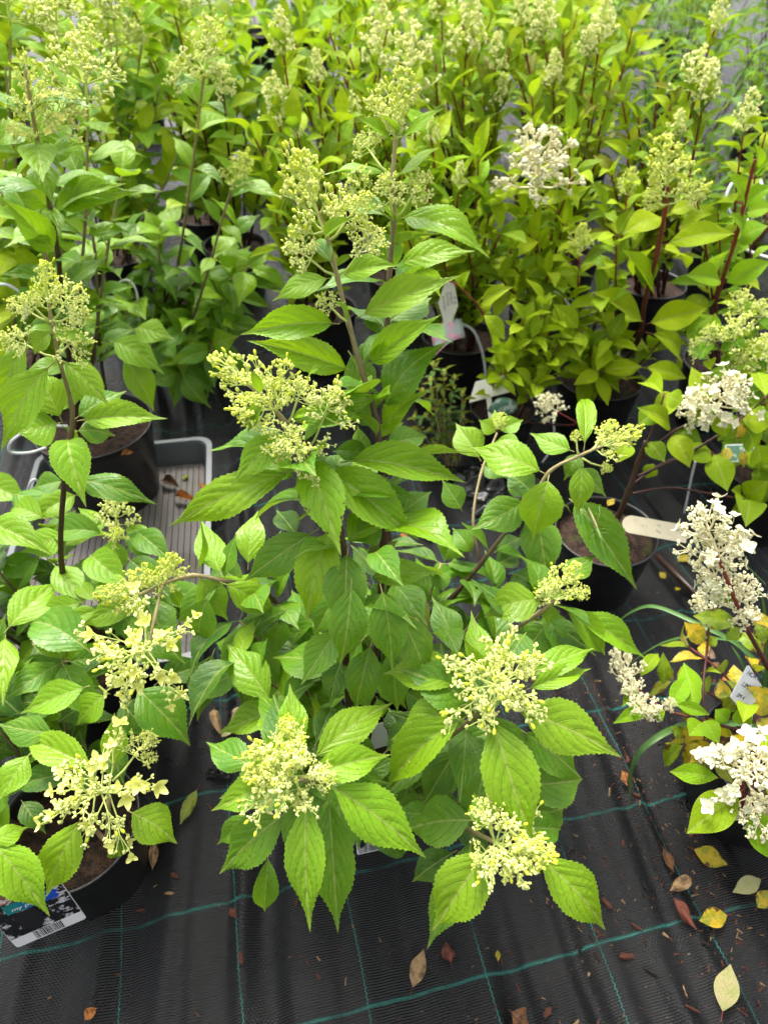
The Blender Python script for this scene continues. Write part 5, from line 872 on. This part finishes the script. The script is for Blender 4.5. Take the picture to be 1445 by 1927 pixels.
# photo card on the front left pot
r, w, h = new_card('photo_card', P(33, 1784, z=.105), P(164, 1728, z=.105), P(33, 1784, z=.105) + (P(138, 1618, z=.285) - P(164, 1728, z=.105)), 'glossy photo card with blue stripe and barcode hanging on the front left pot')
part(r, 'card', rrect(0, 0, w, h, .006), 0, 'card_white', .0008); part(r, 'photo', [(0.001, h * .17), (w - .001, h * .17), (w - .001, h - .002), (.001, h - .002)], .0007, 'photo_white', .0004)
part(r, 'stripe', [(w * .20, h * .58), (w * .86, h * .56), (w * .90, h * .60), (w * .86, h * .63), (w * .91, h * .66), (w * .85, h * .72), (w * .20, h * .74)], .0014, 'band', .0004)
part(r, 'inset_photo', [(w * .08, h * .76), (w * .36, h * .76), (w * .36, h * .93), (w * .08, h * .93)], .0013, 'photo_skin', .0003)
part(r, 'tongue', [(w * .22, h * .56), (w * .52, h * .56), (w * .56, h * .42), (w * .54, h * .30), (w * .45, h * .18), (w * .42, h * .17), (w * .36, h * .20), (w * .24, h * .30)], .0016, 'ink', .0004)
barcode(r, w * .30, h * .02, w * .68, h * .155, .0004, 3)
t = link('lettering', text_mesh("my pranis'", .0125, M['text_white']), r, Matrix.Translation((w * .27, h * .615, .0018)))
t = link('lettering', text_mesh("2011", .0055, M['text_white']), r, Matrix.Translation((w * .68, h * .45, .0010)))
# barcode card low on the middle pot and the tag in its soil
r, w, h = new_card('barcode_card', P(672, 1609, z=.03), P(748, 1592, z=.03), P(672, 1609, z=.03) + Vector((0, .004, .13)), 'white barcode card on the pot of the largest hydrangea, mostly covered by leaves')
part(r, 'card', rrect(0, 0, w, h, .004), 0, 'card_white', .0008); part(r, 'photo', [(.001, h * .3), (w - .001, h * .3), (w - .001, h - .001), (.001, h - .001)], .0006, 'photo_white', .0003); barcode(r, w * .05, h * .03, w * .5, h * .28, .0004, 5); part(r, 'tongue', [(0.002, h * .42), (w * .3, h * .42), (w * .16, h * .22), (w * .1, h * .2)], .0012, 'ink', .0003)
r, w, h = new_card('plant_tag', P(676, 1418, z=.19), P(732, 1402, z=.19), P(676, 1418, z=.19) + Vector((.0, .02, .05)), 'white printed tag in the soil of the largest hydrangea')
part(r, 'card', rrect(0, 0, w, h, .003), 0, 'card_white', .0008); link('lettering', text_mesh('rs', .012, M['ink']), r, Matrix.Translation((w * .3, h * .5, .0003)))
# hand-written pointed tag at the right
r, w, h = new_card('handwritten_tag', P(1376, 1350, z=.31), P(1434, 1326, z=.31), P(1376, 1350, z=.31) + Vector((-.012, .03, .07)), 'white handwritten tag with a pointed top among yellow leaves at the right')
a = h; part(r, 'card', [(w * .35, -h * .6), (w * .65, -h * .6), (w * .7, h * .1), (w * 1.0, h * .45), (w * .55, h * 1.15), (w * .48, h * 1.17), (w * -.05, h * .55), (w * .3, h * .1)], 0, 'card_white', .0012)
for txt, x, y, sz in (('HORTE', .44, .98, .0125), ('LIMK', .28, .74, .0125), ('JA', .78, .42, .0125), ('SM 4', .12, .52, .0105)): link('lettering', text_mesh(txt, sz, M['ink']), r, Matrix.Translation((w * x, h * y, .0003)) @ Matrix.Rotation(R_(-42), 4, 'Z'))
# cream tongue label
BL = P(1168, 1000, z=.235); BR = P(1290, 1022, z=.225); r, w, h = new_card('tongue_label', BL, BR, BL + Vector((.004, .032, .026)), 'worn cream tongue-shaped label with faint handwriting leaning on the pot rim')
part(r, 'card', [(h * .5 + h * .5 * math.cos(R_(k)), h * .5 + h * .5 * math.sin(R_(k))) for k in range(90, 271, 18)] + [(w, 0), (w, h)], 0, 'card_cream', .0014)
for txt, x, y, sz, rot in (('/ /', .16, .72, .010, 0), ('o', .30, .5, .007, 0), ('ues', .52, .72, .007, -20), ('lime', .52, .36, .007, -18), ('v', .36, .55, .006, -20)): link('lettering', text_mesh(txt, sz, plain('faint_ink', (.22, .20, .16), .6)), r, Matrix.Translation((w * x, h * y, .0003)) @ Matrix.Rotation(R_(rot), 4, 'Z'))
# hexagon tag, pink picture tag, grey T label, green bag-like picture labels
BL = P(826, 618, Y=1.92); BR = P(858, 618, Y=1.92); r, w, h = new_card('hexagon_tag', BL, BR, P(842, 530, Y=1.95) - (BR - BL) * .5, 'white pointed tag with faded writing standing above the pink picture tag')
part(r, 'card', [(w * .35, -h * .1), (w * .55, -h * .1), (w * 1.05, h * .5), (w * .75, h), (w * .25, h), (w * -.1, h * .55), (w * .2, h * .2)], 0, 'card_grey', .0014)
for k in range(4): link('lettering', text_mesh(('paniculat', 'hydrang', 'pinkyw', '7l 35')[k], .0125, plain('grey_ink', (.16, .17, .19), .6)), r, Matrix.Translation((w * (.10 + .2 * k), h * (.70 + .08 * (k in (1, 2))), .0004)) @ Matrix.Rotation(R_(-80), 4, 'Z'))
BL = P(815, 652, Y=1.90); BR = P(862, 640, Y=1.90); r, w, h = new_card('picture_tag', BL, BR, BL + Vector((.02, .05, .055)), 'curved picture tag with pink flowers in the pot behind the twin stems')
mb = MB(); vs = []; 
for i in range(9):
    for j in range(5): t_ = i / 8; vs.append(Vector((w * 1.3 * t_, (h * 1.1) * (j / 4) * (1 - .25 * t_) - h * .45 * (1 - t_) ** 2, .02 * math.sin(t_ * 2.6))))
mb.add(vs, [(i * 5 + j, (i + 1) * 5 + j, (i + 1) * 5 + j + 1, i * 5 + j + 1) for i in range(8) for j in range(4)]); o = link('card', mb.mesh('picture', [M['photo_pink']]), r); sol = o.modifiers.new('thickness', 'SOLIDIFY'); sol.thickness = .0012
BL = P(882, 758, Y=1.72); BR = P(950, 740, Y=1.72); r, w, h = new_card('blank_label', BL, BR, P(903, 716, Y=1.76), 'blank grey-beige T-shaped label pushed into the small pot')
part(r, 'card', [(0, 0), (w * 1.15, 0), (w * 1.25, h), (w * .3, h)], 0, 'card_grey', .0022); part(r, 'stake', [(w * .42, -h * 1.1), (w * .56, -h * 1.1), (w * .62, 0.0005), (w * .48, 0.0005)], -.0004, 'card_grey', .0016)
def bag(name, c, sx, sy, sz, label, mat):
    mb = MB(); vs = []; n, m = 14, 9
    for i in range(m):
        th = math.pi * i / (m - 1)
        for j in range(n):
            a = 2 * math.pi * j / n; k = 1 + .22 * math.sin(3 * a + 2 * th) * math.sin(th) + .12 * math.sin(7 * a + i); vs.append(Vector((math.sin(th) * math.cos(a) * sx * k, math.sin(th) * math.sin(a) * sy * k, math.cos(th) * sz)))
    mb.add(vs, [(i * n + j, i * n + (j + 1) % n, (i + 1) * n + (j + 1) % n, (i + 1) * n + j) for i in range(m - 1) for j in range(n)]); o = link(name, mb.mesh(name, [M[mat]])); o.location = c; tag(o, label, 'plant label'); return o
bag('crumpled_label', P(946, 766, Y=1.68), .036, .012, .032, 'crumpled green and white picture label beside the grey T-shaped label', 'photo_green')
BL = P(1070, 700, Y=1.80); BR = P(1150, 712, Y=1.80); r, w, h = new_card('picture_label', BL, BR, BL + Vector((.01, .03, .085)), 'green picture label on the pot under the thick red stem'); part(r, 'card', rrect(0, 0, w, h, .005), 0, 'card_white', .001); part(r, 'photo', [(.003, .003), (w - .003, .003), (w - .003, h - .003), (.003, h - .003)], .0006, 'photo_green', .0003)
BL = P(1365, 870, Y=1.33); BR = P(1420, 868, Y=1.33); r, w, h = new_card('picture_label', BL, BR, BL + Vector((0, .03, .03)), 'pale picture label lying behind the yellow leaves at the right edge'); part(r, 'card', rrect(0, 0, w, h, .004), 0, 'card_white', .001); part(r, 'photo', [(.003, .003), (w - .003, .003), (w - .003, h - .003), (.003, h - .003)], .0006, 'photo_green', .0003)

# ------------------------------------------------------------------ brown rod, crumpled black sheet, black lump
p0, p1 = P(1235, 1048, z=.008), P(1318, 1130, z=.008); mb = MB(); mb.tube([p0 - p0, (p1 - p0) * .98, p1 - p0], [.0085, .0085, .007], 12); o = link('brown_rod', mb.mesh('rod', [M['rod']])); o.location = p0 + Vector((0, 0, .004)); tag(o, 'dark brown round rod lying on the fabric beside the tongue label pot', 'rod')
def crumple(name, c, sx, sy, amp, seed, label, cat, mat):
    n = 26; vs = []; rs = np.random.RandomState(seed)
    for i in range(n):
        for j in range(n):
            u, v = i / (n - 1) * 2 - 1, j / (n - 1) * 2 - 1; e = max(0, 1 - max(abs(u), abs(v)) ** 4)
            zz = amp * e * (.35 + 1.3 * abs(float(vnoise(np.array([u * 3 + seed]), np.array([v * 2.2 + seed]), 11)[0])) * 2 + .5 * float(vnoise(np.array([u * 7]), np.array([v * 6 + seed]), 12)[0]))
            k = 1 + .35 * float(vnoise(np.array([math.atan2(v, u) * 1.5 + 9]), np.array([seed * 1.0]), 13)[0]); vs.append(Vector((u * sx * k, v * sy * k, max(-.002, zz))))
    mb = MB(); mb.add(vs, [(i * n + j, (i + 1) * n + j, (i + 1) * n + j + 1, i * n + j + 1) for i in range(n - 1) for j in range(n - 1)]); o = link(name, mb.mesh(name, [M[mat]])); o.location = c; return tag(o, label, cat)
M['black_sheet'] = plain('black_sheet', (.006, .006, .007), .22, .5); M['black_clod'] = plain('black_clod', (.006, .005, .005), .6, .4, 60, .3, .8)
crumple('crumpled_sheet', P(960, 935, z=.008), .12, .085, .035, 4, 'crumpled shiny black plastic sheet on the ground behind the right branch', 'sheet', 'black_sheet'); crumple('crumpled_sheet', P(905, 905, z=.008), .09, .06, .03, 7, 'smaller crumple of black plastic left of the larger one', 'sheet', 'black_sheet')
crumple('black_clod', P(412, 1457, z=.003), .026, .012, .014, 3, 'lump of black compost on the fabric left of the front flower head', 'clod', 'black_clod')

# ------------------------------------------------------------------ fallen leaves
FT = {'y': (.60, .40, .012), 'tan': (.34, .21, .10), 'brown': (.15, .065, .025), 'red': (.13, .035, .022), 'pale': (.52, .46, .24), 'orange': (.42, .15, .03), 'pink': (.42, .28, .18), 'gy': (.26, .28, .02), 'dark': (.07, .032, .016)}
def fallen(bx, by, tx, ty, w, c, label, z=None, lift=.009):
    z0 = 0 if z is None else z; B = P(bx, by, z=z0 + .004); T = P(tx, ty, z=z0 + .004)
    if z is None: B.z = gz(B.x, B.y) + lift; T.z = gz(T.x, T.y) + lift + .002
    if z is None:
        need = max(gz(B.x + (T.x - B.x) * f + q_, B.y + (T.y - B.y) * f) - (B.z + (T.z - B.z) * f) for f in (.2, .4, .6, .8, 1) for q_ in (-.015, 0, .015)); need = max(0, need + .004); B.z += need; T.z += need
    ms = FALP if c == 'pale' else FALL if c in ('y', 'gy') else DRY
    o = link('fallen_leaf', rnd.choice(ms)); d = T - B; L = d.length; y = d / L; up = Vector((rnd.uniform(-.25, .25), rnd.uniform(-.25, .1), 1)); x = y.cross(up).normalized(); zz = x.cross(y); sx = pxm((B + T) / 2, w) / .56
    o.matrix_basis = Matrix(((x.x * sx, y.x * L, zz.x * L, B.x), (x.y * sx, y.y * L, zz.y * L, B.y), (x.z * sx, y.z * L, zz.z * L, B.z), (0, 0, 0, 1))); o.color = tint(FT[c], .08); tag(o, label, 'leaf', 'fallen leaves'); return o
for row in [(1292, 1594, 1369, 1627, 42, 'y', 'yellow fallen leaf with brown blotches beside the right-edge pot'), (1443, 1647, 1375, 1682, 34, 'pale', 'pale tan fallen leaf with clear veins below the right-edge pot'), (1375, 1722, 1310, 1738, 40, 'y', 'yellow fallen leaf with brown rim on the teal line at right'), (1420, 1714, 1452, 1672, 34, 'y', 'yellow fallen leaf cut off by the right edge'), (1303, 1653, 1254, 1684, 26, 'tan', 'curled tan fallen leaf above the red-brown one at right'), (1256, 1686, 1304, 1758, 24, 'red', 'long red-brown curled fallen leaf pointing down at right'), (1351, 1926, 1368, 1819, 50, 'pale', 'large pale cream fallen leaf at the bottom right'), (955, 1900, 998, 1935, 50, 'brown', 'brown wedge-shaped fallen leaf at the bottom edge'), (936, 1783, 937, 1810, 11, 'y', 'tiny yellow fallen leaf between two teal lines'), (1165, 1448, 1178, 1484, 16, 'orange', 'small orange fallen leaf by the curved grass blade'), (1240, 1596, 1262, 1650, 20, 'brown', 'narrow brown fallen leaf strip above the curled tan leaf'), (772, 1872, 797, 1788, 34, 'tan', 'wrinkled tan-brown fallen leaf above the bottom teal line'), (850, 1822, 838, 1772, 30, 'red', 'reddish-brown fallen leaf right of the wrinkled tan one'), (378, 1478, 341, 1556, 28, 'gy', 'green-yellow narrow fallen leaf left of the front flower head'), (289, 1570, 285, 1634, 20, 'tan', 'tan fallen leaf beside the front left pot'), (404, 1332, 421, 1386, 22, 'tan', 'slim tan fallen leaf above the front flower head, left one'), (430, 1368, 470, 1340, 38, 'pink', 'broad pinkish-tan fallen leaf above the front flower head'), (480, 1350, 498, 1368, 24, 'tan', 'tan fallen leaf half under the front hydrangea'), (412, 1392, 445, 1368, 20, 'pale', 'pale fallen leaf under the pinkish one'), (400, 1442, 438, 1432, 16, 'pale', 'greyish dry leaf beside the black compost lump'), (158, 1924, 184, 1898, 24, 'orange', 'orange-brown fallen leaf at the bottom left edge'), (775, 960, 800, 990, 26, 'orange', 'orange fallen leaf at the top of the pile behind the centre'), (770, 985, 800, 1005, 24, 'orange', 'orange fallen leaf in the middle of the pile behind the centre'), (785, 1000, 822, 1015, 22, 'orange', 'orange-brown fallen leaf at the right of the pile behind the centre'), (752, 1008, 768, 1024, 14, 'orange', 'small orange fallen leaf at the left of the pile behind the centre'), (872, 1080, 850, 1068, 14, 'orange', 'dry orange leaf caught beside the thick right branch'), (1256, 1086, 1240, 1076, 16, 'y', 'small round yellow leaf on the ground right of the tongue label pot'), (1268, 1112, 1282, 1100, 10, 'y', 'tiny yellow leaf right of the brown rod'), (1270, 1058, 1298, 1046, 24, 'y', 'yellow leaf on the ground under the white heads'), (430, 540, 444, 550, 10, 'y', 'small yellow leaf on the path behind the tray'), (520, 480, 560, 500, 30, 'brown', 'brown leaf litter on the path behind the twin stems'), (1262, 680, 1288, 684, 12, 'tan', 'tan leaf on fabric right of the thick red stem pot'), (1296, 548, 1306, 540, 8, 'orange', 'tiny orange leaf on fabric between the red stems'), (1310, 1235, 1345, 1240, 22, 'pink', 'pinkish dry leaf in the litter below the white heads'), (1330, 1250, 1360, 1262, 18, 'tan', 'tan dry leaf in the litter below the white heads'), (1350, 1285, 1380, 1275, 14, 'orange', 'orange dry leaf left of the handwritten tag'), (1340, 1300, 1355, 1330, 12, 'pale', 'pale curled dry leaf left of the handwritten tag'), (1300, 1205, 1318, 1212, 26, 'orange', 'orange dry leaf under the yellow branch leaves'), (1335, 1297, 1338, 1282, 7, 'red', 'small red dry leaf left of the handwritten tag')]: fallen(*row)
fallen(300, 905, 338, 918, 22, 'dark', 'dark brown curled leaf lying in the tray', z=.022); fallen(322, 935, 372, 945, 18, 'orange', 'orange-tan dry leaf lying in the tray', z=.022); fallen(378, 905, 384, 928, 12, 'orange', 'small orange leaf against the tray side', z=.022); fallen(345, 905, 352, 892, 14, 'gy', 'pale green dry leaf in the tray corner', z=.022); fallen(225, 860, 252, 852, 16, 'orange', 'orange leaf on the soil of the big tray pot', z=.235); fallen(1140, 955, 1155, 938, 16, 'y', 'yellow leaf on the soil by the woody trunk', z=.19); fallen(620, 1370, 660, 1345, 26, 'tan', 'dry tan leaf on the soil of the largest hydrangea', z=.175)
# pale bits on the leaves
for (ax, ay), (bx, by), z, lab in (((634, 1494), (655, 1515), .545, 'pale stick-like bit lying on the large front leaf'), ((769, 1434), (792, 1428), .535, 'pale green stick-like bit lying on the leaf right of centre')):
    a_, b_ = P(ax, ay, z=z), P(bx, by, z=z); mb = MB(); mb.tube([Vector((0, 0, 0)), (b_ - a_) * .5 + Vector((0, 0, .0015)), b_ - a_], [.0012, .0018, .0012], 7); o = link('pale_bit', mb.mesh('bit', [M['card_cream']])); o.location = a_; tag(o, lab, 'plant bit')

# ------------------------------------------------------------------ bush cricket on a leaf
def cricket():
    M['cricket'] = plain('cricket_green', (.16, .26, .06), .45, .4); M['cricket_wing'] = plain('cricket_wing', (.42, .30, .16), .45, .4)
    a, b = P(1106, 955, z=.518), P(1130, 1012, z=.508); c = (a + b) / 2; r = empty('bush_cricket', c); tag(r, 'slender pale green bush cricket resting on a leaf left of the tongue label', 'insect')
    d = (b - a); up = Vector((0, -.3, 1)).normalized(); s = d.normalized().cross(up).normalized(); q = lambda f, l=0, h=0: a + d * f + s * l + up * h - c
    mb = MB(); mb.tube([q(0), q(.12), q(.3), q(.55), q(.8), q(.9), q(1.0), q(1.06)], [.0008, .002, .0028, .0030, .0028, .0024, .0022, .0008], 10)
    for sd_ in (-1, 1):
        mb.tube([q(.62, sd_ * .002), q(.30, sd_ * .012, .011), q(.10, sd_ * .015, .012)], [.0011, .0009, .0007], 6); mb.tube([q(.10, sd_ * .015, .012), q(.45, sd_ * .024, -.004)], .0005, 5)
        for f in (.72, .85): mb.tube([q(f, sd_ * .002), q(f + .06, sd_ * .012, .005), q(f + .12, sd_ * .020, -.004)], .0005, 5)
        mb.tube([q(1.04, sd_ * .001, .001), q(1.4, sd_ * .006, .005), q(1.95, sd_ * .008, .002)], [.0003, .00022, .00012], 4)
    link('body', mb.mesh('cricket_body', [M['cricket']]), r); mb = MB(); mb.tube([q(.02, 0, .002), q(.35, .0004, .0031), q(.66, 0, .0030), q(.72, 0, .0022)], [.0008, .0016, .0016, .0006], 8); link('wing', mb.mesh('cricket_wing', [M['cricket_wing']]), r)
cricket()

# ------------------------------------------------------------------ weed and grass
W = empty('groundsel_weed', P(850, 880, z=0)); tag(W, 'wispy green weed with small lobed leaves growing by the dark pot', 'weed')
for i, (tx, ty) in enumerate([(815, 690), (835, 705), (855, 715), (795, 740), (870, 745), (820, 760), (780, 790), (870, 790), (845, 780), (810, 720)]):
    b0 = W.location + Vector((rnd.uniform(-.02, .02), rnd.uniform(-.02, .02), 0)); T = P(tx, ty, Y=W.location.y + rnd.uniform(-.04, .04)); q = put_stem(W, [b0, b0.lerp(T, .5) + Vector((rnd.uniform(-.02, .02), 0, 0)), T], .0022, .001, 'stem', t0=.6, t1=1)
    auto_leaves(W, q, .25, 1, 9, .042, .34, SLIM, [(.10, .16, .04), (.14, .2, .04)] and ['q', 'o'], (10, 50), .1, rnd.uniform(0, 3)); put_panicle(W, T, Vector((0, 0, 1)), .016, LIME, .8)
def blades(name, rows, label):
    c = P(1440, 1300, z=.0); r = empty(name, (c.x, c.y, 0)); tag(r, label, 'grass')
    for pts, wpx, zs in rows:
        q = catmull([P(x, y, z=z) for (x, y), z in zip(pts, zs)], 6); n = len(q); mb = MB(); vs = []
        for i, p in enumerate(q):
            d = (q[min(i + 1, n - 1)] - q[max(i - 1, 0)]).normalized(); f = i / (n - 1); w_ = pxm(p, wpx) * .5 * max(.06, (1 - f ** 3)) ; sd_ = d.cross((EYE - p).normalized() + Vector((0, 0, .6))).normalized(); nn = sd_.cross(d); vs += [p - sd_ * w_ + nn * w_ * .35 - r.location, p - r.location, p + sd_ * w_ + nn * w_ * .35 - r.location]
        mb.add(vs, [(i * 3 + j, i * 3 + j + 1, i * 3 + j + 4, i * 3 + j + 3) for i in range(n - 1) for j in range(2)]); link('blade', mb.mesh('blade', [M['grass']]), r)
blades('grass_tuft', [([(1385, 1362), (1290, 1365), (1225, 1395), (1190, 1440), (1184, 1512)], 13, (.16, .20, .20, .15, .02)), ([(1455, 1280), (1390, 1215), (1320, 1178), (1235, 1142), (1190, 1150), (1150, 1180)], 9, (.2, .26, .27, .24, .2, .14)), ([(1460, 1210), (1380, 1205), (1300, 1198), (1240, 1212), (1180, 1252)], 5, (.22, .24, .24, .2, .14)), ([(1438, 1310), (1442, 1220), (1436, 1140), (1420, 1070)], 7, (.16, .28, .38, .46)), ([(1432, 1300), (1445, 1240), (1462, 1180)], 9, (.14, .22, .28)), ([(1450, 1380), (1400, 1362), (1345, 1370), (1310, 1372)], 9, (.2, .22, .22, .2)), ([(1405, 1270), (1392, 1240), (1375, 1215)], 6, (.1, .14, .16)), ([(1440, 1100), (1400, 1060), (1370, 1020), (1345, 1010)], 3, (.4, .5, .56, .57))], 'green grass tuft with long arching blades growing at the right-edge pot')

# ------------------------------------------------------------------ bark chips and crumbs on the fabric
chipm = []
for k in range(5):
    rs = random.Random(200 + k); mb = MB(); mb.ball(Vector((0, 0, 0)), 1, tone=0.0); mb.v = [(x * (1 + rs.uniform(-.35, .35)), y * .5 * (1 + rs.uniform(-.4, .4)), z * .3 * (1 + rs.uniform(-.4, .4))) for x, y, z in mb.v]; chipm.append(mb)
CM = [plain('bark_dark', (.014, .009, .007), .7, .3, 90, .3, .6), plain('bark_red', (.085, .028, .016), .7, .3, 90, .3, .6), plain('bark_tan', (.20, .12, .06), .7, .3)]
cm = [[m.mesh('bark_chip', [c], False) for c in CM] for m in chipm]
nchip = 0
CHIP = ['black bark chip just below the bottom teal line, right of centre', 'black bark chip beside the crossing of teal lines at lower right', 'long black bark chip right of the lower crossing of teal lines', 'red-brown chip lying on the bottom teal line near the crossing', 'black chip left of the curled tan fallen leaf', 'red-brown chip on the bottom teal line below the curled leaf', 'small tan chip left of the long red-brown leaf', 'longest red-brown chip below the bottom teal line', 'black chip left of the yellow leaf on the teal line', 'red-brown chip below the hanging leaf of the front flower head', 'red-brown chip on the second thread line near the bottom', 'red-brown chip right of the front left pot', 'tan sliver right of the front left pot', 'red-brown chip at the foot of the front left pot', 'black chip above the green-yellow fallen leaf', 'black chip at the bottom edge beside the brown wedge leaf', 'red-brown chip touching the black one at the bottom edge', 'pale tan chip at the bottom edge right of the wedge leaf', 'red-brown chip left of the large pale leaf', 'red-brown chip beside the black compost lump', 'red-brown chip between the thread lines at the bottom centre', 'red-brown chip half under the front hanging leaves', 'red-brown chip at the top of the seam litter by the curved blade', 'red-brown chip in the seam below the curved blade', 'red-brown chip beside the tip of the lowest right leaf', 'red-brown chip on the path left of the twin stems', 'red-brown chip behind the spotted leaf at the centre', 'tiny tan chip below the lower right crossing', 'black chip below the yellow leaf on the teal line', 'red-brown chip between the right-hand seam and lowest leaf']
for px, py, s, c in [(1092, 1785, .011, 0), (1121, 1800, .009, 0), (1225, 1830, .012, 0), (1120, 1752, .008, 1), (1210, 1668, .009, 0), (1195, 1745, .012, 1), (1250, 1760, .007, 2), (1180, 1800, .016, 1), (1290, 1740, .012, 0), (440, 1720, .014, 1), (455, 1805, .011, 1), (330, 1650, .012, 1), (320, 1682, .008, 2), (262, 1705, .010, 1), (380, 1450, .008, 0), (1040, 1895, .012, 0), (1030, 1905, .012, 1), (1085, 1925, .010, 2), (1300, 1900, .012, 1), (470, 1450, .010, 1), (600, 1840, .007, 1), (560, 1700, .009, 1), (1180, 1430, .012, 1), (1195, 1500, .010, 1), (1140, 1700, .016, 1), (545, 590, .014, 1), (620, 860, .012, 1), (1110, 1830, .006, 2), (1320, 1780, .010, 0), (1170, 1590, .008, 1)]:
    p = P(px, py, z=0); o = link('bark_chip', rnd.choice(cm)[c]); o.location = (p.x, p.y, gz(p.x, p.y) + s * .22); o.rotation_euler = (rnd.uniform(-.2, .2), rnd.uniform(-.2, .2), rnd.uniform(0, 3.1)); o.scale = (s, s * rnd.uniform(.5, .9), s * .8); tag(o, CHIP[nchip], 'bark chip', 'bark chips on the fabric'); nchip += 1
def crumbs():
    me = bpy.data.meshes.new('crumbs'); V = []; F = []; MI = []; rs = random.Random(77)
    for k in range(2300):
        if k >= 1500:
            t_ = rs.random(); v_ = .25 + .95 * t_; x, y = .66 - .29 * (v_ - .25) + rs.gauss(0, .022) * (1 + (k % 3)), v_
        elif k < 700: x, y = rs.gauss(.42, .17), rs.uniform(.25, 1.1)
        elif k < 1150: x, y = rs.uniform(-.8, .9), rs.uniform(.2, 1.2)
        else: x, y = rs.uniform(-1.2, 1.3), rs.uniform(1.0, 2.8)
        s = rs.choice((.0012, .0016, .002, .0025, .004)) * rs.uniform(.7, 1.2); z = gz(x, y) + s * .3; a = rs.uniform(0, 3.14); ca, sa = math.cos(a), math.sin(a); L = s * rs.choice((1, 1.5, 2.6)); b = len(V); h = s * .5
        for u, v, w_ in ((-L, -s * .5, -h), (L, -s * .4, -h), (L * .8, s * .5, -h), (-L * .9, s * .4, -h), (0, 0, h)): V.append((x + u * ca - v * sa, y + u * sa + v * ca, z + w_))
        F += [(b, b + 1, b + 4), (b + 1, b + 2, b + 4), (b + 2, b + 3, b + 4), (b + 3, b, b + 4)]; m = rs.choice((0, 0, 1, 1, 1, 2)); MI += [m] * 4
    me.from_pydata(V, [], F); [me.materials.append(m) for m in CM]; me.polygons.foreach_set('material_index', MI); o = link('bark_crumbs', me); o['kind'] = 'stuff'; o['label'] = 'bark crumbs and compost specks scattered over the fabric'
crumbs()
